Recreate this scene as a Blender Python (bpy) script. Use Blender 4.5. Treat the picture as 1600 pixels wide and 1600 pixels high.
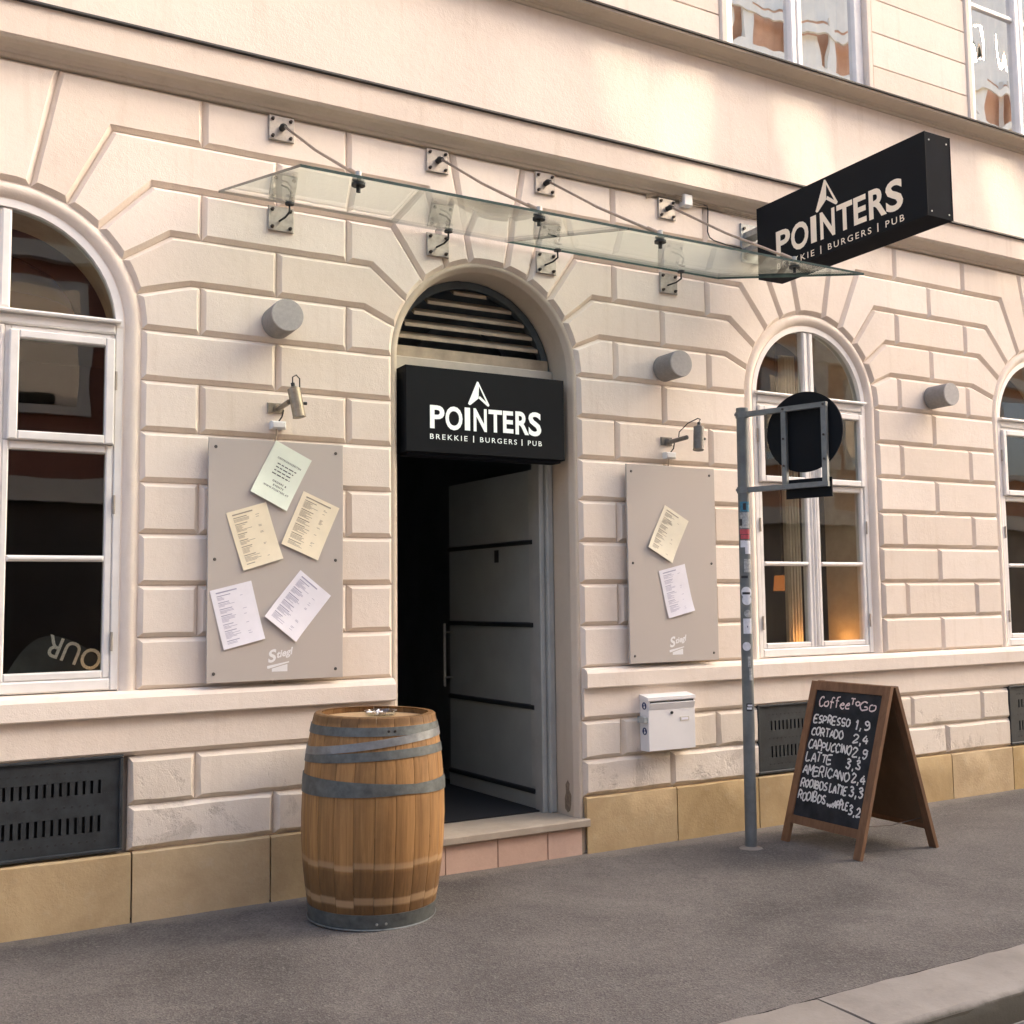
import bpy, math, random
from mathutils import Vector, Matrix
random.seed(7)
R = math.radians
scene = bpy.context.scene
for o in list(bpy.data.objects): bpy.data.objects.remove(o)
COL = scene.collection

# ------------------------------------------------------------------ camera
F_PX, YAW, PITCH, ROLL = 1675.76, R(29.3043), R(4.6372), R(-.6894)
cd = bpy.data.cameras.new('camera'); cam = bpy.data.objects.new('camera', cd); COL.objects.link(cam)
fw = Vector((math.sin(YAW)*math.cos(PITCH), math.cos(YAW)*math.cos(PITCH), math.sin(PITCH)))
rt = Vector((math.cos(YAW), -math.sin(YAW), 0)); up = rt.cross(fw)
r2 = rt*math.cos(ROLL)+up*math.sin(ROLL); u2 = -rt*math.sin(ROLL)+up*math.cos(ROLL)
cam.matrix_world = Matrix(((r2.x, u2.x, -fw.x, 0), (r2.y, u2.y, -fw.y, -5.35), (r2.z, u2.z, -fw.z, 1.478), (0, 0, 0, 1)))
cd.sensor_width = 36; cd.lens = 36*F_PX/1600; cd.clip_end = 500; cd.clip_start = .05
scene.camera = cam
scene.render.resolution_x = scene.render.resolution_y = 1024

# ------------------------------------------------------------------ sky and sun
SX, SZ = 1.6, .925                       # sun direction, per unit towards the street
sdir = Vector((SX, -1, SZ)).normalized()
elev = math.asin(sdir.z)
w = bpy.data.worlds.new('World'); scene.world = w; w.use_nodes = True
wn = w.node_tree.nodes; wl = w.node_tree.links
bg = wn['Background']; sky = wn.new('ShaderNodeTexSky'); sky.sky_type = 'NISHITA'; sky.sun_disc = False
sky.sun_elevation = elev; sky.sun_rotation = math.atan2(sdir.x, sdir.y)
sky.dust_density = 6; sky.ozone_density = .3; sky.air_density = .8
wl.new(sky.outputs[0], bg.inputs[0]); bg.inputs[1].default_value = .15
sd = bpy.data.lights.new('sun', 'SUN'); sd.energy = 2.0; sd.angle = R(.5); sd.color = (1, .86, .66)
sun = bpy.data.objects.new('sun', sd); COL.objects.link(sun)
sun.rotation_euler = (-sdir).to_track_quat('-Z', 'Y').to_euler(); sun.location = (10, -20, 20)
vs = scene.view_settings; vs.view_transform = 'Standard'; vs.look = 'None'; vs.gamma = 1; vs.use_curve_mapping = False
vs.exposure = 2.42

# ------------------------------------------------------------------ materials
MATS = {}
def ramp(nt, fac, stops):
    n = nt.nodes.new('ShaderNodeValToRGB'); e = n.color_ramp.elements
    while len(e) > 1: e.remove(e[-1])
    for i, (pos, c) in enumerate(stops):
        x = e[0] if i == 0 else e.new(pos)
        x.position = pos; x.color = (*c, 1) if len(c) == 3 else c
    nt.links.new(fac, n.inputs[0]); return n
def noise(nt, scale, detail=4, rough=.6, vec=None, dist=0):
    n = nt.nodes.new('ShaderNodeTexNoise'); n.inputs['Scale'].default_value = scale
    n.inputs['Detail'].default_value = detail; n.inputs['Roughness'].default_value = rough; n.inputs['Distortion'].default_value = dist
    if vec is None:
        t = nt.nodes.new('ShaderNodeNewGeometry'); vec = t.outputs['Position']
    nt.links.new(vec, n.inputs['Vector']); return n
def mix(nt, fac, a, b, mode='MIX'):
    n = nt.nodes.new('ShaderNodeMix'); n.data_type = 'RGBA'; n.blend_type = mode
    for s, v in ((n.inputs[0], fac), (n.inputs[6], a), (n.inputs[7], b)):
        if hasattr(v, 'is_linked') or hasattr(v, 'links'): nt.links.new(v, s)
        elif isinstance(v, (int, float)): s.default_value = v
        else: s.default_value = (*v, 1)
    return n.outputs[2]
def math_n(nt, op, a, b=0.0, c=None, clamp=False):
    n = nt.nodes.new('ShaderNodeMath'); n.operation = op; n.use_clamp = clamp
    for i, v in enumerate((a, b) if c is None else (a, b, c)):
        if isinstance(v, (int, float)): n.inputs[i].default_value = v
        else: nt.links.new(v, n.inputs[i])
    return n.outputs[0]
def bump(nt, h, strength, dist=.01):
    n = nt.nodes.new('ShaderNodeBump'); n.inputs['Strength'].default_value = strength; n.inputs['Distance'].default_value = dist
    nt.links.new(h, n.inputs['Height']); return n.outputs[0]
def base(name, rough=.7, metal=0.0, spec=.5):
    m = bpy.data.materials.new(name); m.use_nodes = True; nt = m.node_tree; b = nt.nodes['Principled BSDF']
    b.inputs['Roughness'].default_value = rough; b.inputs['Metallic'].default_value = metal
    b.inputs['Specular IOR Level'].default_value = spec
    MATS[name] = m; return m, nt, b
def simple(name, col, rough=.6, metal=0.0, var=.12, scale=12, bs=.0, bscale=200, spec=.5):
    m, nt, b = base(name, rough, metal, spec)
    n = noise(nt, scale, 5)
    lo = tuple(max(0, c*(1-var)) for c in col); hi = tuple(c*(1+var) for c in col)
    r = ramp(nt, n.outputs[0], [(.3, lo), (.7, hi)]); nt.links.new(r.outputs[0], b.inputs['Base Color'])
    rr = math_n(nt, 'MULTIPLY_ADD', n.outputs[0], .25, rough-.125, True); nt.links.new(rr, b.inputs['Roughness'])
    if bs:
        n2 = noise(nt, bscale, 3); nt.links.new(bump(nt, n2.outputs[0], bs, .004), b.inputs['Normal'])
    return m
def plaster(name, col, peel=False, tone=1.0):
    m, nt, b = base(name, .88, spec=.25)
    n1 = noise(nt, 1.3, 6, .6); n2 = noise(nt, 9, 6, .7); n3 = noise(nt, 160, 3, .6); n4 = noise(nt, 30, 5, .7)
    c = ramp(nt, n1.outputs[0], [(.3, tuple(x*.93*tone for x in col)), (.5, tuple(x*tone for x in col)), (.72, tuple(x*1.04*tone for x in col))]).outputs[0]
    dirt = ramp(nt, n2.outputs[0], [(.50, (0, 0, 0)), (.75, (1, 1, 1))]).outputs[0]
    c = mix(nt, math_n(nt, 'MULTIPLY', dirt, .22), c, tuple(x*y*.8 for x, y in zip(col, (1, .94, .85))))
    # rain streaks
    g = nt.nodes.new('ShaderNodeNewGeometry'); mp = nt.nodes.new('ShaderNodeMapping'); mp.inputs['Scale'].default_value = (14, 14, .9)
    nt.links.new(g.outputs['Position'], mp.inputs[0]); ns = noise(nt, 1, 5, .6, mp.outputs[0])
    st = ramp(nt, ns.outputs[0], [(.56, (0, 0, 0)), (.75, (1, 1, 1))]).outputs[0]
    c = mix(nt, math_n(nt, 'MULTIPLY', st, .32), c, tuple(x*y*.74 for x, y in zip(col, (1, .93, .84))))
    h = math_n(nt, 'ADD', math_n(nt, 'MULTIPLY', n3.outputs[0], .5), math_n(nt, 'MULTIPLY', n4.outputs[0], .9))
    bs = .6
    if peel:
        np_ = noise(nt, 4.2, 9, .68, dist=.4)
        sx = nt.nodes.new('ShaderNodeSeparateXYZ'); nt.links.new(g.outputs['Position'], sx.inputs[0])
        zf = math_n(nt, 'MULTIPLY_ADD', sx.outputs[2], -.30, .12)
        k = math_n(nt, 'ADD', np_.outputs[0], zf)
        pm = ramp(nt, k, [(.50, (0, 0, 0)), (.60, (1, 1, 1))]).outputs[0]
        bare = ramp(nt, n4.outputs[0], [(.3, (.42, .36, .29)), (.7, (.60, .52, .43))]).outputs[0]
        c = mix(nt, math_n(nt, 'MULTIPLY', pm, .58), c, bare)
        edge = ramp(nt, k, [(.53, (0, 0, 0)), (.555, (1, 1, 1)), (.575, (0, 0, 0))]).outputs[0]
        c = mix(nt, math_n(nt, 'MULTIPLY', edge, .12), c, (.85, .78, .70))
        h = math_n(nt, 'SUBTRACT', h, math_n(nt, 'MULTIPLY', pm, 1.2)); bs = .7
    oi = nt.nodes.new('ShaderNodeObjectInfo'); hs = nt.nodes.new('ShaderNodeHueSaturation'); nt.links.new(c, hs.inputs['Color'])
    nt.links.new(math_n(nt, 'MULTIPLY_ADD', oi.outputs['Random'], .09, .945), hs.inputs['Value']); nt.links.new(math_n(nt, 'MULTIPLY_ADD', oi.outputs['Random'], -.16, 1.08), hs.inputs['Saturation'])
    nt.links.new(hs.outputs[0], b.inputs['Base Color'])
    nt.links.new(bump(nt, h, bs, .004), b.inputs['Normal'])
    return m
WALLC = (.82, .718, .614)
plaster('stucco', WALLC)
plaster('stucco_low', (.77, .685, .58), True)
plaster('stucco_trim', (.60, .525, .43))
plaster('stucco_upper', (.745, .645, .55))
def asphalt():
    m, nt, b = base('asphalt', .9, spec=.3)
    n1 = noise(nt, .9, 6, .6, dist=.6); n2 = noise(nt, 140, 3, .7); n3 = noise(nt, 7, 6, .7)
    v = nt.nodes.new('ShaderNodeTexVoronoi'); v.inputs['Scale'].default_value = 135
    g = nt.nodes.new('ShaderNodeNewGeometry'); nt.links.new(g.outputs['Position'], v.inputs['Vector'])
    c = ramp(nt, n1.outputs[0], [(.32, (.062, .055, .051)), (.46, (.098, .087, .079)), (.56, (.128, .114, .103)), (.7, (.165, .148, .133))]).outputs[0]
    sp = ramp(nt, v.outputs['Color'], [(.5, (0, 0, 0)), (.9, (1, 1, 1))]).outputs[0]
    c = mix(nt, math_n(nt, 'MULTIPLY', sp, .38), c, (.235, .22, .197))
    sp2 = ramp(nt, v.outputs['Color'], [(.12, (1, 1, 1)), (.4, (0, 0, 0))]).outputs[0]
    c = mix(nt, math_n(nt, 'MULTIPLY', sp2, .45), c, (.045, .042, .039))
    c = mix(nt, math_n(nt, 'MULTIPLY', ramp(nt, n3.outputs[0], [(.5, (0, 0, 0)), (.8, (1, 1, 1))]).outputs[0], .4), c, (.06, .053, .05))
    wv = nt.nodes.new('ShaderNodeVectorMath'); wv.operation = 'ADD'; nt.links.new(g.outputs['Position'], wv.inputs[0])
    wn2 = noise(nt, 3.0, 6, .7); sc_ = nt.nodes.new('ShaderNodeVectorMath'); sc_.operation = 'SCALE'; sc_.inputs['Scale'].default_value = .5
    nt.links.new(wn2.outputs['Color'], sc_.inputs[0]); nt.links.new(sc_.outputs[0], wv.inputs[1])
    cv = nt.nodes.new('ShaderNodeTexVoronoi'); cv.feature = 'DISTANCE_TO_EDGE'; cv.inputs['Scale'].default_value = .42; nt.links.new(wv.outputs[0], cv.inputs['Vector'])
    cr = ramp(nt, cv.outputs['Distance'], [(.0, (1, 1, 1)), (.0022, (1, 1, 1)), (.0042, (0, 0, 0))]).outputs[0]
    c = mix(nt, math_n(nt, 'MULTIPLY', cr, .28), c, (.035, .031, .029))
    ng = noise(nt, 26, 2, .5); gum = ramp(nt, ng.outputs[0], [(.70, (0, 0, 0)), (.715, (1, 1, 1))]).outputs[0]
    c = mix(nt, math_n(nt, 'MULTIPLY', gum, .45), c, (.23, .215, .195))
    sy = nt.nodes.new('ShaderNodeSeparateXYZ'); nt.links.new(g.outputs['Position'], sy.inputs[0])
    ne = noise(nt, 5, 6, .7); wd = math_n(nt, 'ADD', sy.outputs[1], math_n(nt, 'MULTIPLY', ne.outputs[0], .30))
    dust = ramp(nt, wd, [(.0, (0, 0, 0)), (.03, (.4, .4, .4)), (.09, (1, 1, 1))]).outputs[0]
    c = mix(nt, math_n(nt, 'MULTIPLY', dust, .35), c, (.27, .235, .195))
    nt.links.new(c, b.inputs['Base Color'])
    h = math_n(nt, 'ADD', n2.outputs[0], math_n(nt, 'MULTIPLY', v.outputs['Distance'], .8))
    nt.links.new(bump(nt, h, .6, .006), b.inputs['Normal'])
asphalt()
def stone(name, lo, hi, spot, bs=.4):
    m, nt, b = base(name, .85, spec=.3)
    oi = nt.nodes.new('ShaderNodeObjectInfo')
    n1 = noise(nt, 3.2, 7, .65, dist=.5); n2 = noise(nt, 60, 4, .7); n3 = noise(nt, 11, 6, .75)
    c = ramp(nt, n1.outputs[0], [(.3, lo), (.7, hi)]).outputs[0]
    c = mix(nt, math_n(nt, 'MULTIPLY', ramp(nt, n3.outputs[0], [(.55, (0, 0, 0)), (.72, (1, 1, 1))]).outputs[0], .4), c, spot)
    c = mix(nt, math_n(nt, 'MULTIPLY', n2.outputs[0], .3), c, tuple(x*.7 for x in lo))
    hs = nt.nodes.new('ShaderNodeHueSaturation'); nt.links.new(c, hs.inputs['Color'])
    nt.links.new(math_n(nt, 'MULTIPLY_ADD', oi.outputs['Random'], .22, .89), hs.inputs['Value'])
    nt.links.new(math_n(nt, 'MULTIPLY_ADD', oi.outputs['Random'], -.25, 1.1), hs.inputs['Saturation'])
    nt.links.new(hs.outputs[0], b.inputs['Base Color'])
    h = math_n(nt, 'ADD', math_n(nt, 'MULTIPLY', n2.outputs[0], .5), n3.outputs[0])
    nt.links.new(bump(nt, h, bs, .006), b.inputs['Normal'])
stone('plinth_stone', (.41, .285, .14), (.57, .42, .22), (.52, .43, .29), .5)
stone('kerb_granite', (.20, .175, .15), (.28, .25, .215), (.15, .135, .11))
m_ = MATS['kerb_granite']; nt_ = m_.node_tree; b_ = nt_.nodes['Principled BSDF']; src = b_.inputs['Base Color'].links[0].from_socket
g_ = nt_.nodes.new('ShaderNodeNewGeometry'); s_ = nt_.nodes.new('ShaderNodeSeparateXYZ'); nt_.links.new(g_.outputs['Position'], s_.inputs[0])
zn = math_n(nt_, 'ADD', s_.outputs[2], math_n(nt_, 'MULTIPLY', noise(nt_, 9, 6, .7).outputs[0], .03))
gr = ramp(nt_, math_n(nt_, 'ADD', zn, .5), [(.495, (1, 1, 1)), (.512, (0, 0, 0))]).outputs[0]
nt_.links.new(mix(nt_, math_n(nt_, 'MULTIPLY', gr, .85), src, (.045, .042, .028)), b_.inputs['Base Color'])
stone('threshold_stone', (.34, .28, .21), (.44, .37, .285), (.27, .23, .175), .3)
stone('road_granite', (.26, .24, .215), (.34, .315, .285), (.20, .185, .165))
stone('riser_tile', (.52, .34, .25), (.64, .44, .33), (.46, .32, .24), .25)
stone('brick_red', (.68, .36, .21), (.78, .46, .28), (.6, .34, .22))
stone('brick_dark', (.34, .15, .105), (.42, .20, .14), (.30, .14, .10))
stone('sett', (.10, .095, .09), (.17, .16, .15), (.07, .08, .05))
def wood(name, lo, hi, dark, bands=False, scale=(30, 30, 1.6), rough=.62):
    m, nt, b = base(name, rough, spec=.35)
    tc = nt.nodes.new('ShaderNodeTexCoord'); oi = nt.nodes.new('ShaderNodeObjectInfo')
    off = nt.nodes.new('ShaderNodeVectorMath'); off.operation = 'ADD'; nt.links.new(tc.outputs['Object'], off.inputs[0])
    cx = nt.nodes.new('ShaderNodeCombineXYZ')
    for i in range(3): nt.links.new(math_n(nt, 'MULTIPLY', oi.outputs['Random'], 7.3+i*5.1), cx.inputs[i])
    nt.links.new(cx.outputs[0], off.inputs[1])
    mp = nt.nodes.new('ShaderNodeMapping'); mp.inputs['Scale'].default_value = scale; nt.links.new(off.outputs[0], mp.inputs[0])
    n1 = noise(nt, 1, 7, .65, mp.outputs[0], .8); n2 = noise(nt, 5, 5, .6, off.outputs[0]); n3 = noise(nt, 9, 3, .5, off.outputs[0])
    c = ramp(nt, n1.outputs[0], [(.3, lo), (.68, hi)]).outputs[0]
    c = mix(nt, math_n(nt, 'MULTIPLY', ramp(nt, n2.outputs[0], [(.5, (0, 0, 0)), (.75, (1, 1, 1))]).outputs[0], .45), c, dark)
    kn = ramp(nt, n3.outputs[0], [(.73, (0, 0, 0)), (.77, (1, 1, 1))]).outputs[0]
    c = mix(nt, math_n(nt, 'MULTIPLY', kn, .75), c, tuple(x*.25 for x in dark))
    if bands:
        s = nt.nodes.new('ShaderNodeSeparateXYZ'); nt.links.new(tc.outputs['Object'], s.inputs[0])
        z = math_n(nt, 'ADD', s.outputs[2], math_n(nt, 'MULTIPLY', math_n(nt, 'SUBTRACT', oi.outputs['Random'], .5), .016))
        z = math_n(nt, 'ADD', z, math_n(nt, 'MULTIPLY', n2.outputs[0], .012))
        k = .006
        pale = ramp(nt, z, [(.105+k, (0, 0, 0)), (.115+k, (1, 1, 1)), (.138+k, (1, 1, 1)), (.146+k, (0, 0, 0)), (.268+k, (0, 0, 0)), (.276+k, (1, 1, 1)), (.293+k, (.8, .8, .8)), (.302+k, (0, 0, 0))]).outputs[0]
        dk = ramp(nt, z, [(.10, (1, 1, 1)), (.26, (.8, .8, .8)), (.29, (0, 0, 0)), (.905, (0, 0, 0)), (.92, (.8, .8, .8))]).outputs[0]
        c = mix(nt, math_n(nt, 'MULTIPLY', dk, .68), c, tuple(x*.6 for x in dark))
        c = mix(nt, math_n(nt, 'MULTIPLY', pale, .6), c, (.44, .30, .17))
    hs = nt.nodes.new('ShaderNodeHueSaturation'); nt.links.new(c, hs.inputs['Color'])
    nt.links.new(math_n(nt, 'MULTIPLY_ADD', oi.outputs['Random'], .26, .87), hs.inputs['Value'])
    nt.links.new(hs.outputs[0], b.inputs['Base Color'])
    nt.links.new(bump(nt, n1.outputs[0], .35, .004), b.inputs['Normal'])
wood('oak', (.20, .10, .034), (.37, .20, .072), (.12, .062, .023), True, scale=(46, 46, 1.5))
wood('oak_plain', (.42, .27, .14), (.56, .39, .22), (.33, .20, .10))
wood('aframe_wood', (.135, .068, .034), (.215, .112, .058), (.085, .042, .02), scale=(28, 28, 2))
wood('hardboard', (.10, .060, .032), (.13, .08, .045), (.08, .05, .03), scale=(8, 8, 6))
simple('white_paint', (.80, .77, .73), .5, var=.06, scale=7, bs=.1, bscale=60)
simple('cream_paint', (.58, .53, .45), .55, var=.1, scale=8, bs=.1, bscale=60)
simple('stone_trim_white', (.86, .80, .68), .8, var=.08, scale=2)
simple('black_sign', (.009, .0105, .0125), .75, var=.15, scale=6, spec=.14)
simple('sign_edge', (.012, .0135, .017), .85, var=.25, scale=5, spec=.08)
simple('dark_metal', (.030, .033, .036), .5, .3, var=.25, scale=9)
simple('grille_metal', (.030, .035, .038), .55, .2, var=.35, scale=14, bs=.15, bscale=90)
simple('galvanised', (.36, .37, .36), .5, .75, var=.22, scale=40)
simple('hoop_steel', (.115, .125, .122), .62, .5, var=.35, scale=22, bs=.15, bscale=160)
simple('hoop_bright', (.20, .21, .215), .52, .6, var=.25, scale=25)
simple('pole_paint', (.15, .165, .165), .6, .25, var=.25, scale=10, bs=.1, bscale=80)
simple('bar_paint', (.17, .185, .185), .55, .3, var=.2, scale=18)
simple('bracket_steel', (.40, .36, .31), .5, .5, var=.2, scale=30)
simple('rod_steel', (.36, .31, .27), .4, .8, var=.15, scale=30)
simple('bolt_dark', (.06, .05, .045), .5, .6, var=.3, scale=60)
simple('fitting_dark', (.025, .027, .028), .5, .3, var=.2, scale=30)
simple('lamp_grey_side', (.27, .255, .24), .8, .1, var=.12, scale=50, bs=.5, bscale=350)
simple('lamp_grey', (.42, .40, .38), .8, .1, var=.1, scale=60, bs=.5, bscale=350)
simple('spot_brass', (.30, .26, .20), .42, .7, var=.2, scale=40)
simple('spot_grey', (.16, .15, .135), .5, .4, var=.2, scale=40)
simple('board_grey', (.50, .45, .405), .75, .1, var=.05, scale=500, bs=.15, bscale=700)
simple('screw', (.12, .11, .10), .5, .5, var=.2, scale=60)
simple('logo_white', (.80, .79, .78), .6, var=.03)
simple('paper_green', (.76, .82, .70), .85, var=.04, scale=10)
simple('paper_cream', (.87, .77, .57), .85, var=.05, scale=10)
simple('paper_pale', (.82, .76, .60), .85, var=.05, scale=10)
simple('paper_white', (.83, .81, .86), .85, var=.04, scale=10)
simple('ink', (.07, .075, .08), .8, var=.1)
simple('ink_pale', (.36, .31, .24), .8, var=.1)
simple('ink_blue', (.40, .39, .50), .8, var=.1)
simple('mail_white', (.78, .76, .74), .45, var=.03, scale=5)
simple('icon_blue', (.02, .04, .13), .5, var=.1)
simple('plastic_white', (.74, .73, .71), .5, var=.05)
simple('cable_beige', (.42, .34, .25), .6, var=.2, scale=30)
simple('cable_black', (.04, .035, .03), .6, var=.2)
simple('chalkboard', (.020, .022, .025), .8, var=.7, scale=7, spec=.25)
simple('chalk', (.66, .645, .61), .95, var=.34, scale=210)
simple('chalk_pink', (.74, .60, .56), .95, var=.2, scale=90)
simple('door_paint', (.29, .325, .325), .45, var=.08, scale=5, bs=.05, bscale=200)
simple('frame_paint', (.34, .36, .35), .5, var=.12, scale=6)
simple('door_bar', (.018, .02, .022), .4, var=.2)
simple('mat_black', (.012, .013, .015), .95, var=.3, scale=80)
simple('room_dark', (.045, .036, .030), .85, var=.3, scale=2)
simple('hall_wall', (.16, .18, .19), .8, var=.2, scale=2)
simple('room_floor', (.04, .03, .022), .6, var=.3, scale=5)
simple('inner_wood', (.52, .44, .33), .6, var=.12, scale=12)
simple('banner_cloth', (.05, .055, .055), .9, var=.3, scale=10)
simple('flashing', (.055, .052, .05), .55, .4, var=.3, scale=12)
simple('slat_metal', (.44, .37, .28), .5, .4, var=.2, scale=10)
simple('slat_dark', (.10, .12, .13), .5, .3, var=.2, scale=10)
simple('brass', (.80, .46, .10), .34, 1.0, var=.03, scale=.8)
simple('curtain', (.72, .68, .60), .9, var=.08, scale=9)
simple('shopfront_paint', (.10, .085, .07), .6, var=.5, scale=.6)
simple('shop_stone', (.42, .36, .28), .8, var=.4, scale=.5)
simple('roof_dark', (.10, .09, .085), .8, var=.2)
simple('sticker_white', (.68, .70, .74), .5, var=.12, scale=60)
simple('sticker_red', (.45, .07, .09), .5, var=.2, scale=60)
simple('sticker_blue', (.03, .16, .25), .5, var=.4, scale=60)
simple('sticker_black', (.02, .02, .025), .5, var=.2, scale=60)
simple('sticker_worn', (.36, .37, .36), .7, var=.4, scale=70)
simple('butt', (.62, .42, .28), .9, var=.3, scale=200)
def emis(name, col, s):
    m = bpy.data.materials.new(name); m.use_nodes = True; nt = m.node_tree; nt.nodes.remove(nt.nodes['Principled BSDF'])
    e = nt.nodes.new('ShaderNodeEmission'); e.inputs[0].default_value = (*col, 1); e.inputs[1].default_value = s
    nt.links.new(e.outputs[0], nt.nodes['Material Output'].inputs[0]); MATS[name] = m
emis('lamp_glow', (1, .52, .14), 3.0); emis('lamp_glow_soft', (1, .28, .05), .085)
def emis_print(name, col, e):
    m, nt, b = base(name, .5); b.inputs['Base Color'].default_value = (*col, 1)
    b.inputs['Emission Color'].default_value = (*col, 1); b.inputs['Emission Strength'].default_value = e
m_, nt_, b_ = base('amber_shade', .4); b_.inputs['Base Color'].default_value = (.6, .36, .1, 1); b_.inputs['Emission Color'].default_value = (1, .50, .12, 1); b_.inputs['Emission Strength'].default_value = .05
emis_print('sign_letter_lit', (.86, .93, .87), .06)
emis_print('sign_letter', (.92, .81, .64), 0.0)
def glass(name, tint, fac, rough=0.0, wob=0.0, wscale=3, spec_tint=(1, 1, 1)):
    m = bpy.data.materials.new(name); m.use_nodes = True; nt = m.node_tree; nt.nodes.remove(nt.nodes['Principled BSDF'])
    t = nt.nodes.new('ShaderNodeBsdfTransparent'); t.inputs[0].default_value = (*tint, 1)
    g = nt.nodes.new('ShaderNodeBsdfGlossy'); g.inputs['Roughness'].default_value = rough; g.inputs[0].default_value = (*spec_tint, 1)
    f = nt.nodes.new('ShaderNodeFresnel'); f.inputs[0].default_value = 1.5
    gb_ = nt.nodes.new('ShaderNodeNewGeometry')
    k = math_n(nt, 'MULTIPLY', math_n(nt, 'ADD', f.outputs[0], fac, clamp=True), math_n(nt, 'SUBTRACT', 1.0, gb_.outputs['Backfacing']))
    mx = nt.nodes.new('ShaderNodeMixShader'); nt.links.new(k, mx.inputs[0]); nt.links.new(t.outputs[0], mx.inputs[1]); nt.links.new(g.outputs[0], mx.inputs[2])
    nt.links.new(mx.outputs[0], nt.nodes['Material Output'].inputs[0])
    if wob:
        gm = nt.nodes.new('ShaderNodeNewGeometry'); mp = nt.nodes.new('ShaderNodeMapping'); mp.inputs['Scale'].default_value = (1.6, 1, .7)
        nt.links.new(gm.outputs['Position'], mp.inputs[0])
        n = noise(nt, wscale, 1, .4, mp.outputs[0]); nb = bump(nt, n.outputs[0], wob, .06)
        nt.links.new(nb, g.inputs['Normal'])
    MATS[name] = m
glass('pane_glass', (.84, .87, .85), .02, 0, .018)
glass('upper_glass', (.80, .82, .80), .62, 0, .032, 2.3)
glass('canopy_glass', (.90, .945, .92), .02, .02)
glass('ashtray_glass', (.88, .9, .88), .04)
simple('glass_edge', (.045, .075, .065), .2, var=.2)

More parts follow.
